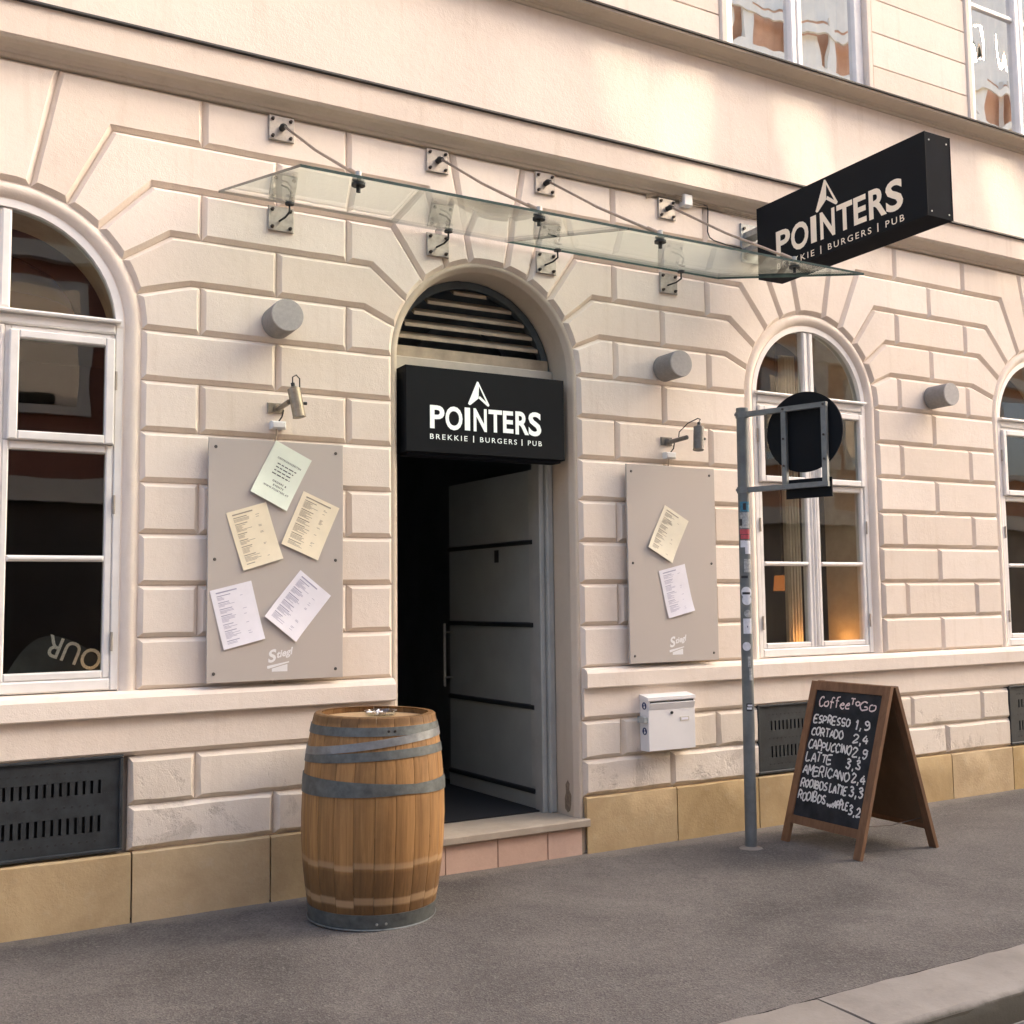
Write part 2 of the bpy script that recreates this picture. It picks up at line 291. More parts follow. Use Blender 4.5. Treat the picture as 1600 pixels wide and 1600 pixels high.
# ------------------------------------------------------------------ mesh helpers
class MB:
    def __init__(s): s.v = []; s.f = []; s.mi = []; s.cur = 0
    def add(s, v, f):
        o = len(s.v); s.v += [tuple(x) for x in v]
        for q in f: s.f.append(tuple(i+o for i in q)); s.mi.append(s.cur)
        return s
    def box(s, x0, x1, y0, y1, z0, z1):
        return s.add([(x0, y0, z0), (x1, y0, z0), (x1, y1, z0), (x0, y1, z0), (x0, y0, z1), (x1, y0, z1), (x1, y1, z1), (x0, y1, z1)],
                     [(0, 3, 2, 1), (4, 5, 6, 7), (0, 1, 5, 4), (1, 2, 6, 5), (2, 3, 7, 6), (3, 0, 4, 7)])
    def bbox(s, x0, x1, y0, y1, z0, z1, b=.004):   # box bevelled on its front (-y) edges
        v = [(x0, y1, z0), (x1, y1, z0), (x1, y1, z1), (x0, y1, z1), (x0, y0+b, z0), (x1, y0+b, z0), (x1, y0+b, z1), (x0, y0+b, z1),
             (x0+b, y0, z0+b), (x1-b, y0, z0+b), (x1-b, y0, z1-b), (x0+b, y0, z1-b)]
        f = [(3, 2, 1, 0), (8, 9, 10, 11)]
        for i in range(4):
            j = (i+1) % 4; f += [(i, j, 4+j, 4+i), (4+i, 4+j, 8+j, 8+i)]
        return s.add(v, f)
    def cyl(s, p0, p1, r0, r1=None, n=16, cap=True):
        p0 = Vector(p0); p1 = Vector(p1); r1 = r0 if r1 is None else r1; d = (p1-p0).normalized()
        a = Vector((0, 0, 1)) if abs(d.z) < .9 else Vector((1, 0, 0)); x = d.cross(a).normalized(); y = d.cross(x)
        v = []
        for p, r in ((p0, r0), (p1, r1)):
            for k in range(n):
                t = 2*math.pi*k/n; v.append(p+x*math.cos(t)*r+y*math.sin(t)*r)
        f = [(k, (k+1) % n, n+(k+1) % n, n+k) for k in range(n)]
        if cap: f += [tuple(range(n-1, -1, -1)), tuple(range(n, 2*n))]
        return s.add(v, f)
    def tube(s, pts, r, n=8):
        pts = [Vector(p) for p in pts]; v = []; f = []; px = None
        for i, p in enumerate(pts):
            d = (pts[min(i+1, len(pts)-1)]-pts[max(i-1, 0)]).normalized()
            if px is None:
                a = Vector((0, 0, 1)) if abs(d.z) < .9 else Vector((1, 0, 0)); px = d.cross(a).normalized()
            x = (px-d*px.dot(d)).normalized(); px = x; y = d.cross(x)
            for k in range(n):
                t = 2*math.pi*k/n; v.append(p+x*math.cos(t)*r+y*math.sin(t)*r)
        for i in range(len(pts)-1):
            for k in range(n): f.append((i*n+k, i*n+(k+1) % n, (i+1)*n+(k+1) % n, (i+1)*n+k))
        f += [tuple(range(n-1, -1, -1)), tuple((len(pts)-1)*n+k for k in range(n))]
        return s.add(v, f)
    def lathe(s, prof, c=(0, 0, 0), n=32):
        v = [(c[0]+r*math.cos(2*math.pi*k/n), c[1]+r*math.sin(2*math.pi*k/n), c[2]+z) for r, z in prof for k in range(n)]
        f = [(i*n+k, i*n+(k+1) % n, (i+1)*n+(k+1) % n, (i+1)*n+k) for i in range(len(prof)-1) for k in range(n)]
        return s.add(v, f)
    def prism(s, poly, y0, y1):   # polygon in x,z (counter-clockwise seen from -y), front y0, back y1
        n = len(poly); v = [(x, y0, z) for x, z in poly]+[(x, y1, z) for x, z in poly]
        f = [tuple(range(n)), tuple(range(2*n-1, n-1, -1))]+[(j, i, n+i, n+j) for i, j in ((i, (i+1) % n) for i in range(n))]
        return s.add(v, f)
    def sweep(s, path, prof, closed=False):   # path: list of (point, out, depth) ; prof: (a,b) -> point+out*a+depth*b
        m = len(prof); v = [p+o*a+d*b for p, o, d in path for a, b in prof]; f = []
        for i in range(len(path)-1):
            for k in range(m-1): f.append((i*m+k, i*m+k+1, (i+1)*m+k+1, (i+1)*m+k))
        return s.add(v, f)
    def extr_x(s, prof, x0, x1):   # profile in y,z (closed) along x
        n = len(prof); v = [(x0, y, z) for y, z in prof]+[(x1, y, z) for y, z in prof]
        f = [tuple(range(n-1, -1, -1)), tuple(range(n, 2*n))]+[(i, (i+1) % n, n+(i+1) % n, n+i) for i in range(n)]
        return s.add(v, f)
    def build(s, name, mat, parent=None, smooth=None, mats=None):
        me = bpy.data.meshes.new(name); me.from_pydata(s.v, [], s.f); me.validate()
        for m in (mats or [mat]): me.materials.append(MATS[m])
        if mats:
            for p_, i in zip(me.polygons, s.mi): p_.material_index = i
        import bmesh
        b = bmesh.new(); b.from_mesh(me); bmesh.ops.recalc_face_normals(b, faces=b.faces); b.to_mesh(me); b.free()
        if smooth is not None:
            me.shade_smooth(); me.set_sharp_from_angle(angle=R(smooth))
        return link(name, me, parent)
def link(name, me, parent=None):
    o = bpy.data.objects.new(name, me); COL.objects.link(o)
    if parent is not None: o.parent = parent
    return o
def empty(name, label, cat, loc=(0, 0, 0), group=None):
    o = bpy.data.objects.new(name, None); COL.objects.link(o); o.location = loc; o.empty_display_size = .1
    return tag(o, label, cat, group)
def tag(o, label, cat, group=None):
    o['label'] = label; o['category'] = cat
    if group: o['group'] = group
    return o
def structure(o): o['kind'] = 'structure'; return o
def place(o, loc, rot=(0, 0, 0)): o.location = loc; o.rotation_euler = rot; return o
def copy_tree(o, parent=None):
    c = o.copy(); COL.objects.link(c); c.parent = parent
    for ch in list(o.children): copy_tree(ch, c)
    return c
def inset(poly, d):
    n = len(poly); out = []
    for i in range(n):
        p0, p1, p2 = Vector(poly[i-1]), Vector(poly[i]), Vector(poly[(i+1) % n])
        e1 = (p1-p0).normalized(); e2 = (p2-p1).normalized()
        n1 = Vector((-e1.y, e1.x)); n2 = Vector((-e2.y, e2.x)); b = (n1+n2)
        if b.length < 1e-6: out.append(tuple(p1+n1*d)); continue
        b.normalize(); k = d/max(.35, b.dot(n1)); out.append(tuple(p1+b*k))
    return out
def block(poly, parent, mat='stucco', y=0.0, bev=.024, dep=.026, back=.05, name='stone_block', gap=.0015):
    if name == 'stone_block':                      # slightly uneven arrises
        q = []; amp = .0042 if mat == 'stucco_low' else .0016
        for i in range(len(poly)):
            a, b = Vector(poly[i]), Vector(poly[(i+1) % len(poly)]); k = max(1, int((b-a).length/.11)); q += [tuple(a+(b-a)*t/k) for t in range(k)]
        p0 = inset(q, gap); p1 = [(x+random.uniform(-amp, amp), z+random.uniform(-amp, amp)) for x, z in inset(q, bev)]; poly = q
    else: p0 = inset(poly, gap); p1 = inset(poly, bev)
    n = len(poly); j = random.uniform(-.0012, .0012)
    v = [(x, back, z) for x, z in p0]+[(x, y+dep, z) for x, z in p0]+[(x, y+j, z) for x, z in p1]
    f = [tuple(range(2*n, 3*n))]
    for i in range(n):
        k = (i+1) % n; f += [(i, k, n+k, n+i), (n+i, n+k, 2*n+k, 2*n+i)]
    return MB().add(v, f).build(name, mat, parent)
FONT = {}
def text_mesh(txt, offset=0.0, res=4, space=1.0):
    k = (txt, offset, space)
    if k in FONT: return FONT[k]
    c = bpy.data.curves.new('txt', 'FONT'); c.body = txt; c.offset = offset; c.resolution_u = res; c.space_character = space
    o = bpy.data.objects.new('txt', c); COL.objects.link(o); dg = bpy.context.evaluated_depsgraph_get()
    me = bpy.data.meshes.new_from_object(o.evaluated_get(dg)); bpy.data.objects.remove(o)
    v = [tuple(x.co) for x in me.vertices]; f = [tuple(p.vertices) for p in me.polygons]
    FONT[k] = (v, f); return v, f
def text_on(mb, txt, org, U, V, x0, x1, z0, z1, offset=0.0, space=1.0, lift=.0015, shear=0.0, thick=0.0):
    """lay text in box x0..x1, z0..z1 of the plane org + U*x + V*z, raised by lift along the outward normal"""
    v, f = text_mesh(txt, offset, 4, space)
    xs = [p[0] for p in v]; ys = [p[1] for p in v]; a, b, c, d = min(xs), max(xs), min(ys), max(ys)
    U = Vector(U); V = Vector(V); N = U.cross(V); out = []
    def P(p, l):
        t = (p[1]-c)/(d-c); x = x0+(p[0]-a)/(b-a)*(x1-x0)+shear*t; z = z0+t*(z1-z0)
        return Vector(org)+U*x+V*z+N*l
    mb.add([P(p, lift) for p in v], f)
def poly_on(mb, pts, org, U, V, lift=.0015):
    U = Vector(U); V = Vector(V); N = U.cross(V)
    mb.add([Vector(org)+U*x+V*z+N*lift for x, z in pts], [tuple(range(len(pts)))])

# ------------------------------------------------------------------ setting: pavement, kerb, road
gx0, gx1 = -60, 80
pv = MB(); nx, ny = 60, 14
xs = [-60, -30, -12, -4]+[-3+.25*i for i in range(56)]+[14, 30, 80]; ys = [.30, .02]+[-.15*i for i in range(1, 16)]+[-2.33]
pv.add([(x, y, random.uniform(-.003, .003) if y < -.1 and y > -2.2 else 0) for y in ys for x in xs],
       [(j*len(xs)+i, (j+1)*len(xs)+i, (j+1)*len(xs)+i+1, j*len(xs)+i+1) for j in range(len(ys)-1) for i in range(len(xs)-1)])
structure(pv.build('pavement', 'asphalt', smooth=40))
road = structure(MB().add([(-150, -2.6, -.11), (150, -2.6, -.11), (150, -150, -.11), (-150, -150, -.11)], [(0, 3, 2, 1)]).build('road', 'road_granite'))
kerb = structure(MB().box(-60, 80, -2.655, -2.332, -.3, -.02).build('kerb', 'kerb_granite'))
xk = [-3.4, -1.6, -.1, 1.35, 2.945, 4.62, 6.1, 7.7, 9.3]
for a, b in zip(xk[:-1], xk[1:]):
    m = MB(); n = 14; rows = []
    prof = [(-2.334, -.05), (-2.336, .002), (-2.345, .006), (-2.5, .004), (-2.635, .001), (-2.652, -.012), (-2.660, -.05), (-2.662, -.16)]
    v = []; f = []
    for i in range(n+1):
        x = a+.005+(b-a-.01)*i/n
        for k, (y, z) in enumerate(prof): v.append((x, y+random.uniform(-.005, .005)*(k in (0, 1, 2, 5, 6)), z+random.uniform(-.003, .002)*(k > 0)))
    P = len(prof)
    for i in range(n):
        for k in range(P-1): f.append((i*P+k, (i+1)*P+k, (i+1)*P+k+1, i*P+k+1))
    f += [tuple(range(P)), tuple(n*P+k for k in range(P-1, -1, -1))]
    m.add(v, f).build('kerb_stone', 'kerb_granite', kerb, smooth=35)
sett_me = MB().box(-.078, .078, -.05, .05, -.05, .008)
sm = None
for i in range(16):
    for r_ in range(2):
        if sm is None:
            so = MB().bbox(-.082, .082, 0, .06, -.048, .048, .014).build('sett', 'sett', road, smooth=50); sm = so.data
        else: so = link('sett', sm, road)
        place(so, (2.6+i*.175+(.08 if r_ else 0), -2.72-r_*.108, -.098+random.uniform(-.004, .004)), (R(-90), 0, 0))

# ------------------------------------------------------------------ the townhouse
house = empty('townhouse', 'cream stucco townhouse with rusticated blocks and arched ground floor openings', 'building', (0, 0, 0))
ZC = [1.065, 1.315, 1.565, 1.815, 2.065, 2.315, 2.565, 2.815, 3.06, 3.30, 3.54, 3.785, 4.035]
ZS = 2.815
ANG = [0, 15.9, 31.8, 47.6, 63.4, 79.0]
OPEN = [dict(c=.318, r=.633, k=[.862, .765, .672, .483], door=False), dict(c=2.868, r=.600, k=[.765, .722, .600, .39], door=True),
        dict(c=5.402, r=.607, k=[.77, .735, .63, .465], door=False), dict(c=7.915, r=.612, k=[.84, .75, .655, .47], door=False)]
def arc(c, r, a0, a1, n=5): return [(c+r*math.cos(R(a0+(a1-a0)*i/n)), ZS+r*math.sin(R(a0+(a1-a0)*i/n))) for i in range(n+1)]
XL, XR = -2.6, 10.4
PIER = [(XL, OPEN[0]['c']-OPEN[0]['r'], None, OPEN[0], (-1.55, -1.0, -.62), (-2.1, -1.3))]
J = {1: ((1.235, 2.008), (1.622,)), 2: ((3.745, 4.480), (4.112,)), 3: ((6.255, 7.005), (6.612,))}
def mirror(poly): return [(-x, z) for x, z in poly][::-1]
def arch_cell(op, i, xj, side):
    """cell of course i above the springing beside arch op, out to joint xj; side +1 right of arch, -1 left"""
    c = op['c']*side; xj = xj*side; r = op['r']; z0, z1 = ZC[7+i], ZC[8+i]
    a = arc(c, r, ANG[i], ANG[i+1], 4)
    p = a[::-1]                                   # from upper arc point down to lower arc point
    if i > 0: p.append((c+op['k'][i-1], z0))
    p += [(xj, z0), (xj, z1)]
    p.append((c+op['k'][i], z1) if i < 4 else (c+(z1-ZS)/math.tan(R(ANG[5])), z1))
    if side < 0: return mirror(p)
    return p
def rect(x0, x1, z0, z1): return [(x0, z0), (x1, z0), (x1, z1), (x0, z1)]
def ccw(p):
    a = sum(p[i-1][0]*p[i][1]-p[i][0]*p[i-1][1] for i in range(len(p))); return p if a > 0 else p[::-1]
def blk(p, **k): return block(ccw(p), house, **k)
for i in range(5):                                 # arched courses
    for n in range(len(OPEN)):
        op = OPEN[n]
        two = (i % 2 == 0)
        xr = (J[n+1][0][0] if two else J[n+1][1][0]) if n+1 in J else op['c']+op['r']+.29+(.38 if not two else 0)
        blk(arch_cell(op, i, xr, 1))
        xl = (J[n][0][1] if two else J[n][1][0]) if n in J else op['c']-op['r']-.29-(.38 if not two else 0)
        blk(arch_cell(op, i, xl, -1))
        if two and n+1 in J: blk(rect(*J[n+1][0], ZC[7+i], ZC[8+i]))
for op in OPEN:                                    # keystones
    h = (ZC[12]-ZS)/math.tan(R(ANG[5])); c = op['c']
    blk([(c-h, ZC[12])]+arc(c, op['r'], 180-ANG[5], ANG[5], 4)+[(c+h, ZC[12])])
EDGE_L = {n: OPEN[n]['c']-OPEN[n]['r'] for n in range(4)}; EDGE_R = {n: OPEN[n]['c']+OPEN[n]['r'] for n in range(4)}
def pier_rows(zs, first_two, mat, eL, eR, Jn):
    for q in range(len(zs)-1):
        two = (q % 2 == 0) == first_two
        xs_ = [eL]+list(Jn[0] if two else Jn[1])+[eR]
        for a, b in zip(xs_[:-1], xs_[1:]): blk(rect(a, b, zs[q], zs[q+1]), mat=mat)
for n in (1, 2, 3):
    pier_rows(ZC[:8], False, 'stucco', EDGE_R[n-1], EDGE_L[n], J[n])
    # course 7 rows below: 2 rows under the frieze
    l0 = EDGE_R[n-1]+(-.03 if n != 2 else .0); r0 = EDGE_L[n]+(.03 if n != 1 else .0)
    pier_rows([.322, .532, .758], False, 'stucco_low', l0, r0, J[n])
Jl = ((-1.36, -.61), (-.98,)); Jr = ((8.81, 9.56), (9.18,))
pier_rows(ZC[:8], False, 'stucco', -1.68, EDGE_L[0], Jl); pier_rows(ZC[:8], False, 'stucco', EDGE_R[3], 9.9, Jr)
pier_rows([.322, .532, .758], False, 'stucco_low', -1.68, EDGE_L[0]+.03, Jl); pier_rows([.322, .532, .758], False, 'stucco_low', EDGE_R[3]-.03, 9.9, Jr)
for i in range(5):
    two = i % 2 == 0
    a = OPEN[0]['c']-OPEN[0]['r']-.29-(.38 if not two else 0); blk(rect(-1.68, a, ZC[7+i], ZC[8+i]))
    a = OPEN[3]['c']+OPEN[3]['r']+.29+(.38 if not two else 0); blk(rect(a, 9.9, ZC[7+i], ZC[8+i]))
# solid wall behind the blocks, with the openings left free
wm = MB(); WY0, WY1 = .031, .42
xcur = -40
for op in OPEN:
    r = op['r']+.004; c = op['c']; zb = .0
    wm.box(xcur, c-r, WY0, WY1, 0, ZS); 
    if not op['door']: wm.box(c-r, c+r, WY0+.05, WY1, 0, 1.0)
    A = arc(c, r, 180, 0, 28)
    wm.box(xcur, c-r, WY0, WY1, ZS, 5.2)
    for (xa, za), (xb, zb_) in zip(A[:-1], A[1:]): wm.prism([(xa, za), (xb, zb_), (xb, 5.2), (xa, 5.2)], WY0, WY1)
    xcur = c+r
wm.box(xcur, 40, WY0, WY1, 0, 5.2)
wm.build('wall', 'stucco', house)
# surrounds: hollow moulding round every opening
def arch_path(c, r, z0, n=36):
    pts = [(c-r, z0), (c-r, (z0+ZS)/2)]+[(c+r*math.cos(R(180-180*i/n)), ZS+r*math.sin(R(180-180*i/n))) for i in range(n+1)]+[(c+r, (z0+ZS)/2), (c+r, z0)]
    out = []
    for x, z in pts:
        o = Vector((x-c, 0, z-ZS)).normalized() if z > ZS else Vector((1 if x > c else -1, 0, 0))
        out.append((Vector((x, 0, z)), o, Vector((0, 1, 0))))
    return out
for op in OPEN:
    r, c = op['r'], op['c']; z0 = .20 if op['door'] else 1.06
    if op['door']: prof = [(.006, .028), (-.004, .022), (-.016, .022), (-.026, .030), (-.034, .046), (-.043, .052), (-.045, .060), (-.045, .24)]
    else: prof = [(.006, .030), (-.004, .024), (-.012, .016), (-.026, .011), (-.042, .013), (-.058, .022), (-.070, .034), (-.074, .040), (-.080, .040), (-.080, .12)]
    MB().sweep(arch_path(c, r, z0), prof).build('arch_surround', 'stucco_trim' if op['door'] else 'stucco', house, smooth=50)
# string course, frieze, plinth
def run(name, prof, mat, spans, smooth=None):
    for a, b in spans: MB().extr_x(prof, a, b).build(name, mat, house, smooth)
DL, DR = EDGE_L[1], EDGE_R[1]
run('string_course', [(.05, .95), (-.038, .95), (-.042, .956), (-.042, 1.035), (-.028, 1.055), (.0, 1.066), (.20, 1.072), (.2, .95)], 'stucco', [(-20, DL-.005), (DR+.005, 30)])
run('frieze', [(.05, .765), (.018, .765), (-.004, .785), (-.004, .9495), (.05, .9495)], 'stucco', [(-20, DL-.003), (DR+.003, 30)])
def plinth(xs_):
    for a, b in zip(xs_[:-1], xs_[1:]):
        m = MB(); n = 8; v = []; f = []
        for i in range(n+1):
            x = a+.004+(b-a-.008)*i/n
            for y, z in ((.03, .319), (-.008, .318), (-.014, .312), (-.015, .16), (-.016, -.05)):
                v.append((x, y+random.uniform(-.0015, .0015)*(y < 0), z+random.uniform(-.003, .001)*(z > .3)))
        for i in range(n):
            for k in range(4): f.append((i*5+k, i*5+k+1, (i+1)*5+k+1, (i+1)*5+k))
        f += [(4, 3, 2, 1, 0), tuple(n*5+k for k in range(5))]
        m.add(v, f).build('plinth_stone', 'plinth_stone', house, smooth=40)
plinth([-1.7, -.95, -.27, .94, 1.598, DL]); plinth([DR, 4.128, 4.786, 5.804, 6.629, 7.311, 8.2, 9.9])
# cornice, upper band, ledge
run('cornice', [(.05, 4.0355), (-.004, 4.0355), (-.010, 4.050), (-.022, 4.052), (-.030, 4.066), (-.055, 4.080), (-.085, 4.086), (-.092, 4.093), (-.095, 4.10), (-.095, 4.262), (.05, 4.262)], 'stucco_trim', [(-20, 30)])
run('cornice_fascia', [(-.0955, 4.098), (-.101, 4.104), (-.101, 4.262), (-.0955, 4.262)], 'stucco_upper', [(-20, 30)])
run('flashing', [(-.05, 4.2625), (-.118, 4.2625), (-.122, 4.264), (-.122, 4.274), (-.02, 4.292), (.04, 4.292)], 'flashing', [(-20, 30)])
run('upper_band', [(.05, 4.2925), (-.022, 4.2925), (-.022, 5.03), (.05, 5.03)], 'stucco_upper', [(-20, 30)])
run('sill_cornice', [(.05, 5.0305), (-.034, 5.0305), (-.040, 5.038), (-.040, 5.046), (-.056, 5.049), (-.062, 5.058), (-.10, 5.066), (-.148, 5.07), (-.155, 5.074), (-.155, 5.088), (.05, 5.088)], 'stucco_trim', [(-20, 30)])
run('sill_flashing', [(-.10, 5.0885), (-.168, 5.0885), (-.170, 5.098), (-.02, 5.128), (.10, 5.128)], 'flashing', [(-20, 30)])
# upper floor: boards of plaster between grooves, two windows
UW = [(4.72, 6.05), (7.235, 8.565), (2.2, 3.53), (-.32, 1.01)]
ZU = [5.129, 5.388, 5.650, 5.912, 6.174, 6.436, 6.70, 6.96, 7.22, 7.5]
xs_ = sorted(UW); edges = [-20]+[e for w_ in xs_ for e in (w_[0]-.065, w_[1]+.065)]+[30]
for a, b in zip(edges[::2], edges[1::2]):
    for z0, z1 in zip(ZU[:-1], ZU[1:]): blk(rect(a, b, z0, z1), mat='stucco_upper', bev=.006, dep=.012, back=.06, name='plaster_band')
um = MB(); um.box(-40, 40, .061, .4, 7.5, 11)
for a, b in zip(edges[::2], edges[1::2]): um.box(a, b, .0605, .4, 5.2005, 7.5)
um.build('upper_wall', 'stucco_upper', house)
# ------------------------------------------------------------------ windows
def ring_poly(mb, c, r0, r1, y0, y1, a0=0, a1=180, n=28):
    for i in range(n):
        t0, t1 = R(a0+(a1-a0)*i/n), R(a0+(a1-a0)*(i+1)/n)
        mb.prism([(c+r0*math.cos(t0), ZS+r0*math.sin(t0)), (c+r1*math.cos(t0), ZS+r1*math.sin(t0)), (c+r1*math.cos(t1), ZS+r1*math.sin(t1)), (c+r0*math.cos(t1), ZS+r0*math.sin(t1))], y0, y1)
def arched_window(op, lit):
    c = op['c']; ro = op['r']-.080; y = .036
    m = MB(); ring_poly(m, c, ro-.035, ro, y, y+.07)
    for s in (-1, 1): m.bbox(min(c+s*ro, c+s*(ro-.035)), max(c+s*ro, c+s*(ro-.035)), y, y+.07, 1.073, ZS)
    m.bbox(c-ro+.0355, c+ro-.0355, y, y+.07, 1.073, 1.128, .008)
    win = m.build('window', 'white_paint', house)
    ri = ro-.036
    MB().bbox(c-ri, c+ri, y-.004, y+.06, ZS-.036, ZS+.014, .008).build('transom', 'white_paint', win)
    MB().extr_x([(y-.032, ZS+.0145), (y-.035, ZS+.022), (y-.032, ZS+.030), (y+.02, ZS+.040), (y+.02, ZS+.0145)], c-ri-.02, c+ri+.02).build('drip_rail', 'white_paint', win)
    mu = MB()
    for s in (-1, 1): mu.bbox(c+(.004 if s > 0 else -.050), c+(.050 if s > 0 else -.004), y+.004, y+.06, ZS+.041, ZS+ri-.004, .01)
    mu.box(c-.004, c+.004, y+.018, y+.055, ZS+.041, ZS+ri-.004)
    mu.build('mullion', 'white_paint', win)
    mu = MB()
    for s in (-1, 1): mu.bbox(c+(.003 if s > 0 else -.030), c+(.030 if s > 0 else -.003), y+.002, y+.06, 1.1285, ZS-.037, .01)
    mu.box(c-.004, c+.004, y+.018, y+.055, 1.1285, ZS-.037); mu.build('mullion', 'white_paint', win)
    for s in (-1, 1):
        # lunette quarter pane
        A = [(c+s*.048, ZS+.036)]+[(c+s*(ri+.003)*math.cos(R(t)), ZS+(ri+.003)*math.sin(R(t))) for t in [4+i*(80.5/14) for i in range(15)]]
        A = [q for q in A if abs(q[0]-c) >= .0479]; MB().prism(ccw(A), y+.030, y+.034).build('pane', 'pane_glass', win)
        a, b = (.050, ri-.004)
        def bx(mb, x0, x1, y0, y1, z0, z1, bv=.006): mb.bbox(min(c+s*x0, c+s*x1), max(c+s*x0, c+s*x1), y0, y1, z0, z1, bv)
        # projecting vent sash
        sm_ = MB(); z0, z1 = 2.238, 2.752
        bx(sm_, a, a+.042, y-.022, y+.03, z0, z1); bx(sm_, b-.042, b, y-.022, y+.03, z0, z1)
        bx(sm_, a+.0425, b-.0425, y-.022, y+.03, z0, z0+.042); bx(sm_, a+.0425, b-.0425, y-.022, y+.03, z1-.04, z1)
        sm_.build('vent_sash', 'white_paint', win)
        g = MB(); x0, x1 = c+s*(a+.04), c+s*(b-.04); g.box(min(x0, x1), max(x0, x1), y+.006, y+.010, z0+.04, z1-.038); g.build('pane', 'pane_glass', win)
        # lower casement
        cm = MB(); bx(cm, .0305, .060, y+.006, y+.06, 1.129, 2.236); bx(cm, ri-.034, ri+.0, y+.006, y+.06, 1.129, 2.236)
        bx(cm, .0605, ri-.0345, y+.006, y+.06, 1.129, 1.165); bx(cm, .0605, ri-.0345, y+.006, y+.06, 2.196, 2.236)
        bx(cm, .0305, .056, y+.012, y+.06, 2.2365, ZS-.037); bx(cm, ri-.012, ri, y+.012, y+.06, 2.2365, ZS-.037); bx(cm, .0565, ri-.0125, y+.012, y+.06, 2.742, ZS-.037); cm.build('casement', 'white_paint', win)
        gb = MB(); bx(gb, .0605, ri-.0345, y+.000, y+.045, 1.678, 1.706, .010); gb.build('glazing_bar', 'white_paint', win)
        for z0, z1 in ((1.160, 1.679), (1.705, 2.198)):
            g = MB(); x0, x1 = c+s*.058, c+s*(ri-.032); g.box(min(x0, x1), max(x0, x1), y+.030, y+.034, z0, z1); g.build('pane', 'pane_glass', win)
        for zh in (1.30, 1.95, 2.55):
            h = MB(); h.cyl((c+s*(ri+.004), y-.006, zh-.045), (c+s*(ri+.004), y-.006, zh+.045), .006, n=8); h.build('hinge', 'bracket_steel', win)
    # inner reveal and inner casement of the box window
    rv = MB(); pth = [(Vector((px, 0, pz)), o_, d_) for (px, pz), o_, d_ in [((p_.x, p_.z), o_, d_) for p_, o_, d_ in arch_path(c, ro-.01, 1.08)]]
    rv.sweep(pth, [(0, y+.071), (.0, .36), (.012, .37), (.012, .46)]); rv.box(c-ro, c+ro, y+.0705, .47, 1.02, 1.079); rv.build('inner_reveal', 'inner_wood', win, smooth=50)
    return win
for n, op in enumerate(OPEN):
    if not op['door']: arched_window(op, n > 0)
# upper windows
for a, b in UW:
    m = MB(); z0, z1 = 5.1285, 7.0
    m.bbox(a, a+.075, .03, .12, z0, z1); m.bbox(b-.075, b, .03, .12, z0, z1); m.bbox(a+.0755, b-.0755, .03, .12, z0, z0+.07); m.bbox(a+.0755, b-.0755, .03, .12, z1-.07, z1)
    win = m.build('upper_window', 'white_paint', house)
    for s in (0, 1):
        x = a-.064 if s == 0 else b+.001
        MB().bbox(x, x+.063, -.012, .06, z0, z1, .012).build('casing', 'stucco_upper', win)
    c = (a+b)/2; mu = MB(); mu.bbox(c-.055, c-.003, .024, .11, z0+.071, z1-.071, .008); mu.bbox(c+.003, c+.055, .024, .11, z0+.071, z1-.071, .008); mu.build('mullion', 'white_paint', win)
    for x0, x1 in ((a+.0755, c-.0555), (c+.0555, b-.0755)):
        MB().box(x0-.004, x1+.004, .065, .069, z0+.068, z1-.068).build('pane', 'upper_glass', win)
        MB().bbox(x0, x1, .045, .085, 6.2, 6.235).build('glazing_bar', 'white_paint', win)
    # drawn curtain inside
    cm = MB(); n = 60; xx = [a+.08+(b-a-.16)*i/n for i in range(n+1)]
    cm.add([(x, .20+.02*math.sin(i*1.15), z) for i, x in enumerate(xx) for z in (z0, z1)], [(2*i, 2*i+2, 2*i+3, 2*i+1) for i in range(n)]); cm.build('curtain', 'curtain', win, smooth=80)
# rooms behind the openings
def room(x0, x1, y0, y1, z0, z1, mat='room_dark', name='interior_room'):
    v = [(x0, y0, z0), (x1, y0, z0), (x1, y1, z0), (x0, y1, z0), (x0, y0, z1), (x1, y0, z1), (x1, y1, z1), (x0, y1, z1)]
    return MB().add(v, [(0, 1, 2, 3), (7, 6, 5, 4), (1, 2, 6, 5), (2, 3, 7, 6), (3, 0, 4, 7)]).build(name, mat, house)
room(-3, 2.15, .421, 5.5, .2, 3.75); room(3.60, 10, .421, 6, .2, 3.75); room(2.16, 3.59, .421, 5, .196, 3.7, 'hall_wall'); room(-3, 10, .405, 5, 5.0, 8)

# ------------------------------------------------------------------ doorway
dc = OPEN[1]['c']; ri = OPEN[1]['r']-.046; yb = .225
step = MB(); step.extr_x([(-.032, .158), (-.036, .164), (-.036, .196), (-.030, .202), (.42, .203), (.42, .158)], DL-.02, DR+.012); step = step.build('door_step', 'threshold_stone', house, smooth=30)
MB().box(DL+.0, DR-.0, .005, .42, -.02, .1575).build('step_base', 'threshold_stone', step)
tx = [DL+.002, 2.561, 2.883, 3.206, 3.44]
for a, b in zip(tx[:-1], tx[1:]): MB().bbox(a+.002, b-.002, -.008, .0045, -.02, .152, .003).build('riser_tile', 'riser_tile', step)
MB().box(DL+.10, DR-.10, .30, 3.5, .2035, .212).build('door_mat', 'mat_black', step)
